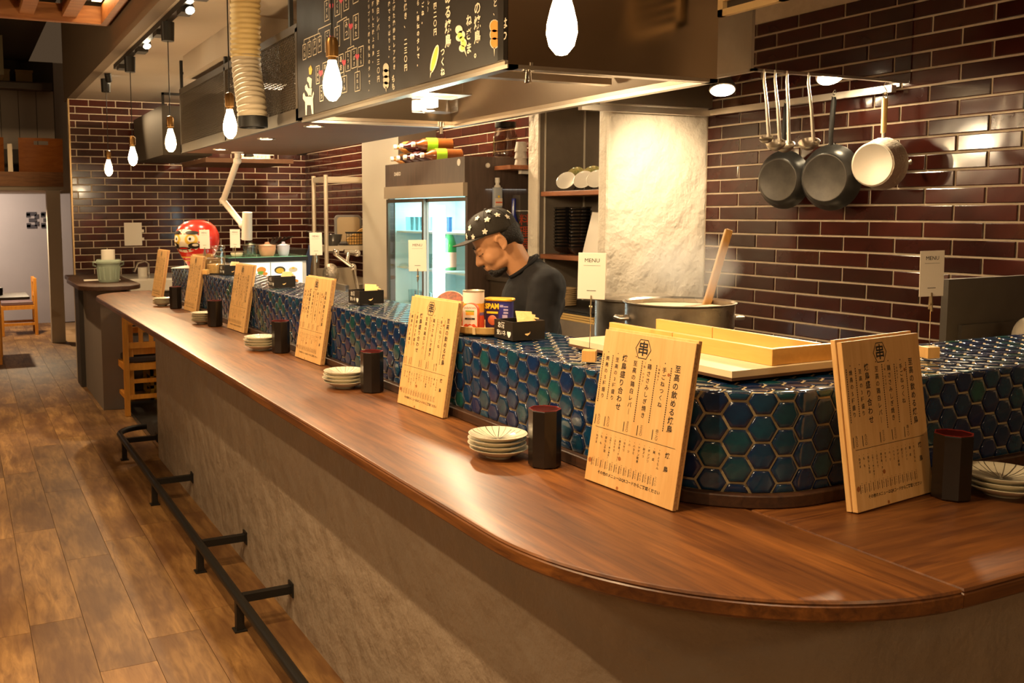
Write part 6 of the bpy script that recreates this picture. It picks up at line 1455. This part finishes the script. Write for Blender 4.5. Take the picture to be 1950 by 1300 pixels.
# ---- legless chairs on the loft
LCH = wood('bent_ply', (.40, .13, .025), (.28, .08, .015), .35, axis=0, scale=4, stretch=6)
def floor_chair(lab_, x):
    o = thing('floor_chair', lab_, 'chair', (x, 13.75, 2.236), local=True, group='legless chairs on the loft'); w = .28
    b = MB(); N_ = 12; t = .014
    prof = [(-.02, 0.0), (.02, .16), (.06, .33), (.09, .46)]
    def bp(a, k, off):
        y, z = prof[k]; cv = .05*(1-(a/w)**2); return (a, -y*0+y+cv+off, z)
    holes = lambda a, z: abs(a) < .085 and .375 < z < .415
    def plate(z0, z1, a0, a1):
        f_ = lambda a, z, off: (a, .20*z+.05*(1-(a/w)**2)+off, z); n = 8
        vs = []; 
        for off in (0, t):
            for i in range(n+1):
                a = a0+(a1-a0)*i/n; vs += [f_(a, z0, off), f_(a, z1, off)]
        m = 2*(n+1); fs = []
        for i in range(n): fs += [(2*i, 2*i+2, 2*i+3, 2*i+1), (m+2*i+1, m+2*i+3, m+2*i+2, m+2*i), (2*i+1, 2*i+3, m+2*i+3, m+2*i+1), (2*i+2, 2*i, m+2*i, m+2*i+2)]
        fs += [(0, 1, m+1, m), (2*n+1, 2*n, m+2*n, m+2*n+1)]; b.add(vs, fs)
    plate(0, .38, -w, w); plate(.43, .47, -w, w); plate(.3801, .4299, -w, -.09); plate(.3801, .4299, .09, w)
    b.build('back_plate', LCH, o, smooth=40); MB().box(-w, w, -.40, .02, 0, .014).build('seat_plate', LCH, o, bev=.004); MB().box(-.2, .2, -.36, -.05, .0145, .05).build('cushion', BROWNM, o, bev=.012)
    o.rotation_euler = (0, 0, PI); return o
xa = onY(77, 290, 13.75).x; floor_chair('bent plywood legless chair with hand slot on the loft edge', xa); floor_chair('bent plywood legless chair cut by the frame edge on the loft', xa-.74)
# metal post on the loft between the chairs
MB().box(xa-.42, xa-.36, 13.6, 13.66, 2.2356, 2.62).build('loft_post', STEELB, lr)
# ---- wooden lattice hung above the dining side
lx, ly, lz = onZ(205, 50, 3.0)
lt_ = thing('ceiling_lattice', 'wooden slatted ceiling frame hung above the dining side with hidden light', 'ceiling frame', (lx-.5, ly-1, lz))
LTW = wood('lattice_wood', (.42, .17, .05), (.25, .09, .025), .5, axis=0, scale=4, stretch=10)
MB().box(lx-2.6, lx, ly-.05, ly, lz, lz+.12).build('frame_beam', LTW, lt_); MB().box(lx-.05, lx, ly-2.6, ly-.051, lz, lz+.12).build('frame_beam', LTW, lt_)
for i in range(9):
    x = lx-.26-.27*i; MB().box(x-.045, x+.045, ly-2.55, ly-.051, lz+.03, lz+.12).build('slat', LTW, lt_)
MB().box(lx-.12, lx-.06, ly-2.3, ly-.15, lz+.13, lz+.15).build('light_strip', emis('lattice_glow', (1, .62, .25), 9), lt_)
MB().box(lx-2.6, lx-.002, ly-2.6, ly, lz+.16, lz+.17).build('back_board', BROWNM, lt_)
b = MB(); 
for x in (lx-.4, lx-2.2): b.cyl((x, ly-.03, lz+.17), (x, ly-.03, 3.9), .01, n=6)
b.build('hanger', BLACK, lt_)
# duct and pipes in the dark above the loft
dk = thing('ceiling_duct', 'dark square ceiling duct above the loft', 'duct', (.3, 12.2, 3.4)); MB().box(-2.5, .55, 12.0, 12.5, 3.30, 3.75).build('duct', mat('olive_duct', (.16, .13, .07), .7), dk); MB().box(-2.5, 1.0, 12.55, 12.7, 3.22, 3.29).build('support_beam', BROWNM, dk)
# ================================================================== the cook
SKIN = mat('skin', (.60, .29, .135), .5, var=.12, vscale=9, bump=.05, bscale=120); SHIRT = mat('black_shirt', (.0105, .0100, .0125), .9, var=.3, vscale=6); HAIRM = mat('black_hair', (.012, .009, .008), .6, bump=.6, bscale=160)
CAPM = mat('dark_cap', (.030, .024, .018), .8, bump=.2, bscale=200); FLOW = mat('cap_flower', (.78, .70, .56), .7); TROU = mat('dark_trousers', (.03, .03, .035), .85)
man = thing('person', 'person in a black t-shirt and dark flowered cap looking down while working', 'person', (2.13, 3.28, .001), math.atan2(.425, -.905), local=True)
TH = math.radians(33); HC = Vector((.150, 0, 1.575))
def hp(x, y, z): return HC+Vector((x*math.cos(TH)+z*math.sin(TH), y, -x*math.sin(TH)+z*math.cos(TH)))
HR = Matrix.Rotation(TH, 3, 'Y')
def chain(b, pts, n=14):
    # pts: (point, radius) joined by overlapping balls and cones
    for i, (p, r) in enumerate(pts):
        b.ell(p, (r, r, r), n, 10)
        if i: b.cyl(pts[i-1][0], p, pts[i-1][1], r, n)
def remesh(o, v, sm=4):
    r = o.modifiers.new('skin', 'REMESH'); r.mode = 'VOXEL'; r.voxel_size = v; r.use_smooth_shade = True
    s = o.modifiers.new('smooth', 'SMOOTH'); s.iterations = sm; s.factor = .5
V3 = Vector
b = MB()
for c, r in (((-.012, 0, .035), (.098, .076, .088)), ((.030, 0, -.028), (.064, .060, .085)), ((.022, 0, -.080), (.060, .056, .036)), ((.066, 0, -.103), (.026, .026, .020)), ((.080, 0, .012), (.018, .052, .012)),
             ((.091, 0, -.066), (.011, .022, .007)), ((.088, 0, -.079), (.011, .020, .007)), ((.052, .036, -.040), (.03, .023, .034)), ((.052, -.036, -.040), (.03, .023, .034)), ((-.03, 0, -.04), (.06, .058, .06))):
    b.ell(hp(*c), r, 18, 12, HR)
chain(b, [(hp(.086, 0, .000), .010), (hp(.100, 0, -.022), .011), (hp(.108, 0, -.038), .0135)])
for s in (-1, 1):
    b.ell(hp(.098, s*.013, -.042), (.010, .008, .008), 10, 8, HR); b.ell(hp(-.012, s*.077, -.010), (.014, .007, .026), 12, 10, HR); b.tube([hp(-.012+.019*math.cos(a), s*.082, -.006+.028*math.sin(a)) for a in [.25+i*.42 for i in range(12)]], .0055, 7); b.ell(hp(-.006, s*.080, -.034), (.009, .006, .010), 10, 8, HR); b.ell(hp(.081, s*.031, -.006), (.011, .016, .009), 12, 8, HR)
# neck and trunk
chain(b, [(hp(-.030, 0, -.03), .058), (V3((.055, 0, 1.475)), .058), (V3((.0, 0, 1.42)), .066)])
b.ell((.0, 0, 1.33), (.115, .165, .13), 20, 14); b.ell((.005, 0, 1.17), (.105, .150, .15), 20, 14); b.ell((0, 0, .98), (.11, .155, .13), 20, 14)
def hand(b, w, d, s):
    # palm along d from the wrist w, five fingers curled downwards
    d = d.normalized(); side = V3((0, 0, 1)).cross(d).normalized()*s; dn = V3((0, 0, -1))
    b.ell(w+d*.045, (.042, .036, .020), 12, 8)
    for i, L in enumerate((.062, .074, .078, .070)):
        k = side*(-.030+.020*(3-i)); p0 = w+d*.075+k; p1 = p0+d*L*.5+dn*.006; p2 = p1+d*L*.32+dn*.026; p3 = p2+d*.004+dn*.022
        chain(b, [(p0, .0095), (p1, .009), (p2, .0085), (p3, .008)], 8)
    t0 = w+d*.030+side*.036; chain(b, [(t0, .012), (t0+d*.028+side*.024, .0105), (t0+d*.052+side*.020+dn*.010, .0095)], 8)
for s in (-1, 1):
    sh = V3((-.035, s*.185, 1.405)); el = V3((.02, s*.255, 1.13)); wr_ = V3((.20, s*.16, .985))
    chain(b, [(sh, .062), (sh.lerp(el, .5), .050), (el, .042), (el.lerp(wr_, .4), .041), (wr_, .028)]); hand(b, wr_, wr_-el, -s)
    hip = V3((0, s*.09, .93)); kn = V3((.03, s*.10, .50)); an = V3((-.01, s*.11, .09)); chain(b, [(hip, .088), (hip.lerp(kn, .5), .075), (kn, .058), (kn.lerp(an, .35), .056), (an, .038)]); chain(b, [(V3((-.03, s*.11, .045)), .036), (V3((.13, s*.12, .035)), .032)])
body = b.build('body', SKIN, man); remesh(body, .0052, 3)
# t-shirt
b = MB(); b.ell((-.005, 0, 1.335), (.130, .180, .135), 22, 14); b.ell((0, 0, 1.17), (.125, .168, .17), 22, 14); b.ell((0, 0, 1.0), (.128, .172, .15), 22, 14); b.ell((-.045, 0, 1.40), (.085, .150, .075), 20, 12)
chain(b, [(V3((-.005, 0, 1.435)), .072), (V3((.012, 0, 1.452)), .066)], 18)
for s in (-1, 1):
    sh = V3((-.035, s*.185, 1.405)); el = V3((.02, s*.255, 1.13)); chain(b, [(V3((-.02, s*.08, 1.42)), .075), (sh, .074), (sh.lerp(el, .45), .070), (sh.lerp(el, .85), .068)])
so = b.build('t_shirt', SHIRT, man); remesh(so, .008, 5)
tx = bpy.data.textures.new('folds', 'CLOUDS'); tx.noise_scale = .09; dm_ = so.modifiers.new('folds', 'DISPLACE'); dm_.texture = tx; dm_.strength = .016; dm_.mid_level = .5
c0 = V3((.034, 0, 1.474)); ax = V3((.62, 0, .78)).normalized(); q = ax.to_track_quat('Z', 'Y')
MB().tube([c0+q @ V3((.071*math.cos(a), .069*math.sin(a), 0)) for a in [2*PI*i/28 for i in range(28)]], .008, 8, closed=True).build('collar', SHIRT, so, smooth=80)
b = MB()
for s in (-1, 1):
    hip = V3((0, s*.085, .93)); kn = V3((.03, s*.10, .50)); an = V3((-.01, s*.11, .11)); chain(b, [(hip, .105), (hip.lerp(kn, .5), .090), (kn, .075), (an, .065)])
b.ell((0, 0, .96), (.135, .175, .10), 20, 12); o = b.build('trousers', TROU, man); remesh(o, .01, 4)
b = MB()
for s in (-1, 1): chain(b, [(V3((-.04, s*.11, .050)), .047), (V3((.06, s*.115, .048)), .045), (V3((.14, s*.12, .040)), .040)])
o = b.build('shoes', BLACK, man); remesh(o, .008, 4)
# hair, beard, brows
b = MB(); b.ell(hp(-.040, 0, .012), (.078, .0785, .066), 22, 16, HR); b.ell(hp(-.075, 0, -.030), (.034, .052, .040), 18, 12, HR)
o = b.build('hair', HAIRM, man); remesh(o, .006, 2)
b = MB(); b.ell(hp(.060, 0, -.105), (.033, .034, .025), 16, 12, HR); b.ell(hp(.078, 0, -.094), (.017, .026, .013), 12, 8, HR); b.ell(hp(.040, 0, -.108), (.036, .046, .018), 14, 10, HR); b.ell(hp(.0975, 0, -.0575), (.006, .024, .0045), 12, 8, HR); o = b.build('beard', HAIRM, man, smooth=80)
b = MB()
for s in (-1, 1):
    b.tube([hp(.093-.006*abs(t_-.4), s*(.016+.032*t_), .020+.006*math.sin(t_*3)) for t_ in (0, .25, .5, .75, 1)], [.002, .0032, .0034, .003, .0015], 6)
b.build('eyebrow', HAIRM, man, smooth=80)
b = MB()
for s in (-1, 1): b.tube([hp(.0925-.010*(t_-.3)**2*4, s*(.019+.026*t_), -.0085-.003*math.sin(t_*3.1)) for t_ in (0, .25, .5, .75, 1)], .0016, 6)
b.build('eyelash', HAIRM, man, smooth=80)
# cap
CA = math.radians(16.5); cc = V3((-.0075, 0, .0375))
def cpt(x, y, z): q_ = V3((x*math.cos(CA)-z*math.sin(CA), y, x*math.sin(CA)+z*math.cos(CA)))+cc; return hp(*q_)
def dome(t_, a, k=1.0):
    # t 0 rim .. 1 button
    rr = math.cos(t_*PI/2)**.72; z = .098*math.sin(t_*PI/2)**.92
    return (.108*rr*math.cos(a)*k, .086*rr*math.sin(a)*k, z*k)
n, m = 36, 12; vs = []; fs = []
for j in range(m+1):
    for i in range(n): vs.append(cpt(*dome(j/m*.995, 2*PI*i/n)))
for j in range(m):
    for i in range(n): fs.append((j*n+i, j*n+(i+1) % n, (j+1)*n+(i+1) % n, (j+1)*n+i))
fs.append(tuple(range(m*n, m*n+n)))
cap = MB().add(vs, fs).build('cap', CAPM, man, smooth=80); sd = cap.modifiers.new('thickness', 'SOLIDIFY'); sd.thickness = .003
b = MB()
for a in range(6): b.tube([cpt(*dome(t_/10, a*PI/3+.26, 1.006)) for t_ in range(0, 11)], .0012, 5)
b.build('seam', CAPM, cap, smooth=80); MB().ell(cpt(0, 0, .100), (.008, .008, .005), 10, 8).build('button', CAPM, cap, smooth=80)
vs = []; N_ = 15
for k_ in range(2):
    for i in range(N_):
        a = -1.15+2.3*i/(N_-1); inn = (.100*math.cos(a), .084*math.sin(a), .002-k_*.004); out_ = (.172*math.cos(a*.62)-.0, .080*math.sin(a*.95), -.004-.004*abs(a)-k_*.004)
        for t_ in (0, .5, 1): vs.append(cpt(*[inn[q_]+(out_[q_]-inn[q_])*t_ for q_ in range(3)]))
fs = []; M_ = 3*N_
for i in range(N_-1):
    for t_ in (0, 1):
        fs.append((3*i+t_, 3*i+t_+1, 3*i+t_+4, 3*i+t_+3)); fs.append((M_+3*i+t_+3, M_+3*i+t_+4, M_+3*i+t_+1, M_+3*i+t_))
    fs.append((3*i+2, M_+3*i+2, M_+3*i+5, 3*i+5)); fs.append((3*i, 3*i+3, M_+3*i+3, M_+3*i))
for i in (0, N_-1): fs.append((3*i, 3*i+1, 3*i+2, M_+3*i+2, M_+3*i+1, M_+3*i))
MB().add(vs, fs).build('brim', CAPM, cap, smooth=40)
for a, t_, r in ((1.95, .45, .011), (1.45, .40, .011), (.95, .55, .010), (1.25, .10, .010), (2.35, .30, .011), (.55, .30, .011), (2.75, .42, .010), (1.65, .72, .011), (.25, .10, .011), (-1.2, .4, .011), (-2.2, .4, .011), (0.7, .05, .010)):
    c = cpt(*dome(t_, a, 1.012)); e = cpt(*dome(t_, a+.05, 1.012))-c; u_ = e.normalized(); nn = (c-cpt(0, 0, .0)).normalized(); v_ = nn.cross(u_).normalized(); u_ = v_.cross(nn)
    pts = [c+nn*.0015+(u_*math.cos(q_)+v_*math.sin(q_))*(r*(1.0+.28*math.cos(5*q_))) for q_ in [2*PI*i/30 for i in range(30)]]
    MB().add([c+nn*.003]+pts, [(0, 1+i, 1+(i+1) % 30) for i in range(30)]).build('flower', FLOW, cap)
# ================================================================== steam over the stock pot
sm_ = bpy.data.materials.new('steam'); sm_.use_nodes = True; N, L = nodes(sm_); N.remove(N['Principled BSDF'])
pv = N.new('ShaderNodeVolumePrincipled'); pv.inputs['Color'].default_value = (.97, .95, .92, 1); pv.inputs['Anisotropy'].default_value = 0.2
t_ = N.new('ShaderNodeTexCoord'); n_ = N.new('ShaderNodeTexNoise'); n_.inputs['Scale'].default_value = 5; n_.inputs['Detail'].default_value = 3; L.new(t_.outputs['Object'], n_.inputs[0])
gr = N.new('ShaderNodeTexGradient'); gr.gradient_type = 'SPHERICAL'; mp_ = N.new('ShaderNodeMapping'); mp_.inputs['Location'].default_value = (0, 0, -.87); mp_.inputs['Scale'].default_value = (4.3, 4.3, 6.8)
L.new(t_.outputs['Object'], mp_.inputs[0]); L.new(mp_.outputs[0], gr.inputs[0])
mr_ = N.new('ShaderNodeMapRange'); mr_.inputs[1].default_value = .38; mr_.inputs[2].default_value = .72; L.new(n_.outputs[0], mr_.inputs[0])
mu = N.new('ShaderNodeMath'); mu.operation = 'MULTIPLY'; L.new(mr_.outputs[0], mu.inputs[0]); L.new(gr.outputs[0], mu.inputs[1])
m2_ = N.new('ShaderNodeMath'); m2_.operation = 'MULTIPLY'; m2_.inputs[1].default_value = 9.0; L.new(mu.outputs[0], m2_.inputs[0]); L.new(m2_.outputs[0], pv.inputs['Density'])
L.new(pv.outputs[0], N['Material Output'].inputs['Volume'])
o = MB().ell((ST.x, ST.y, zp+.13), (.24, .24, .15), 20, 12).build('steam', sm_, off=(ST.x, ST.y, zp+.0), smooth=80)
tag(o, 'pale steam rising from the broth in the stock pot', 'steam'); o['kind'] = 'stuff'
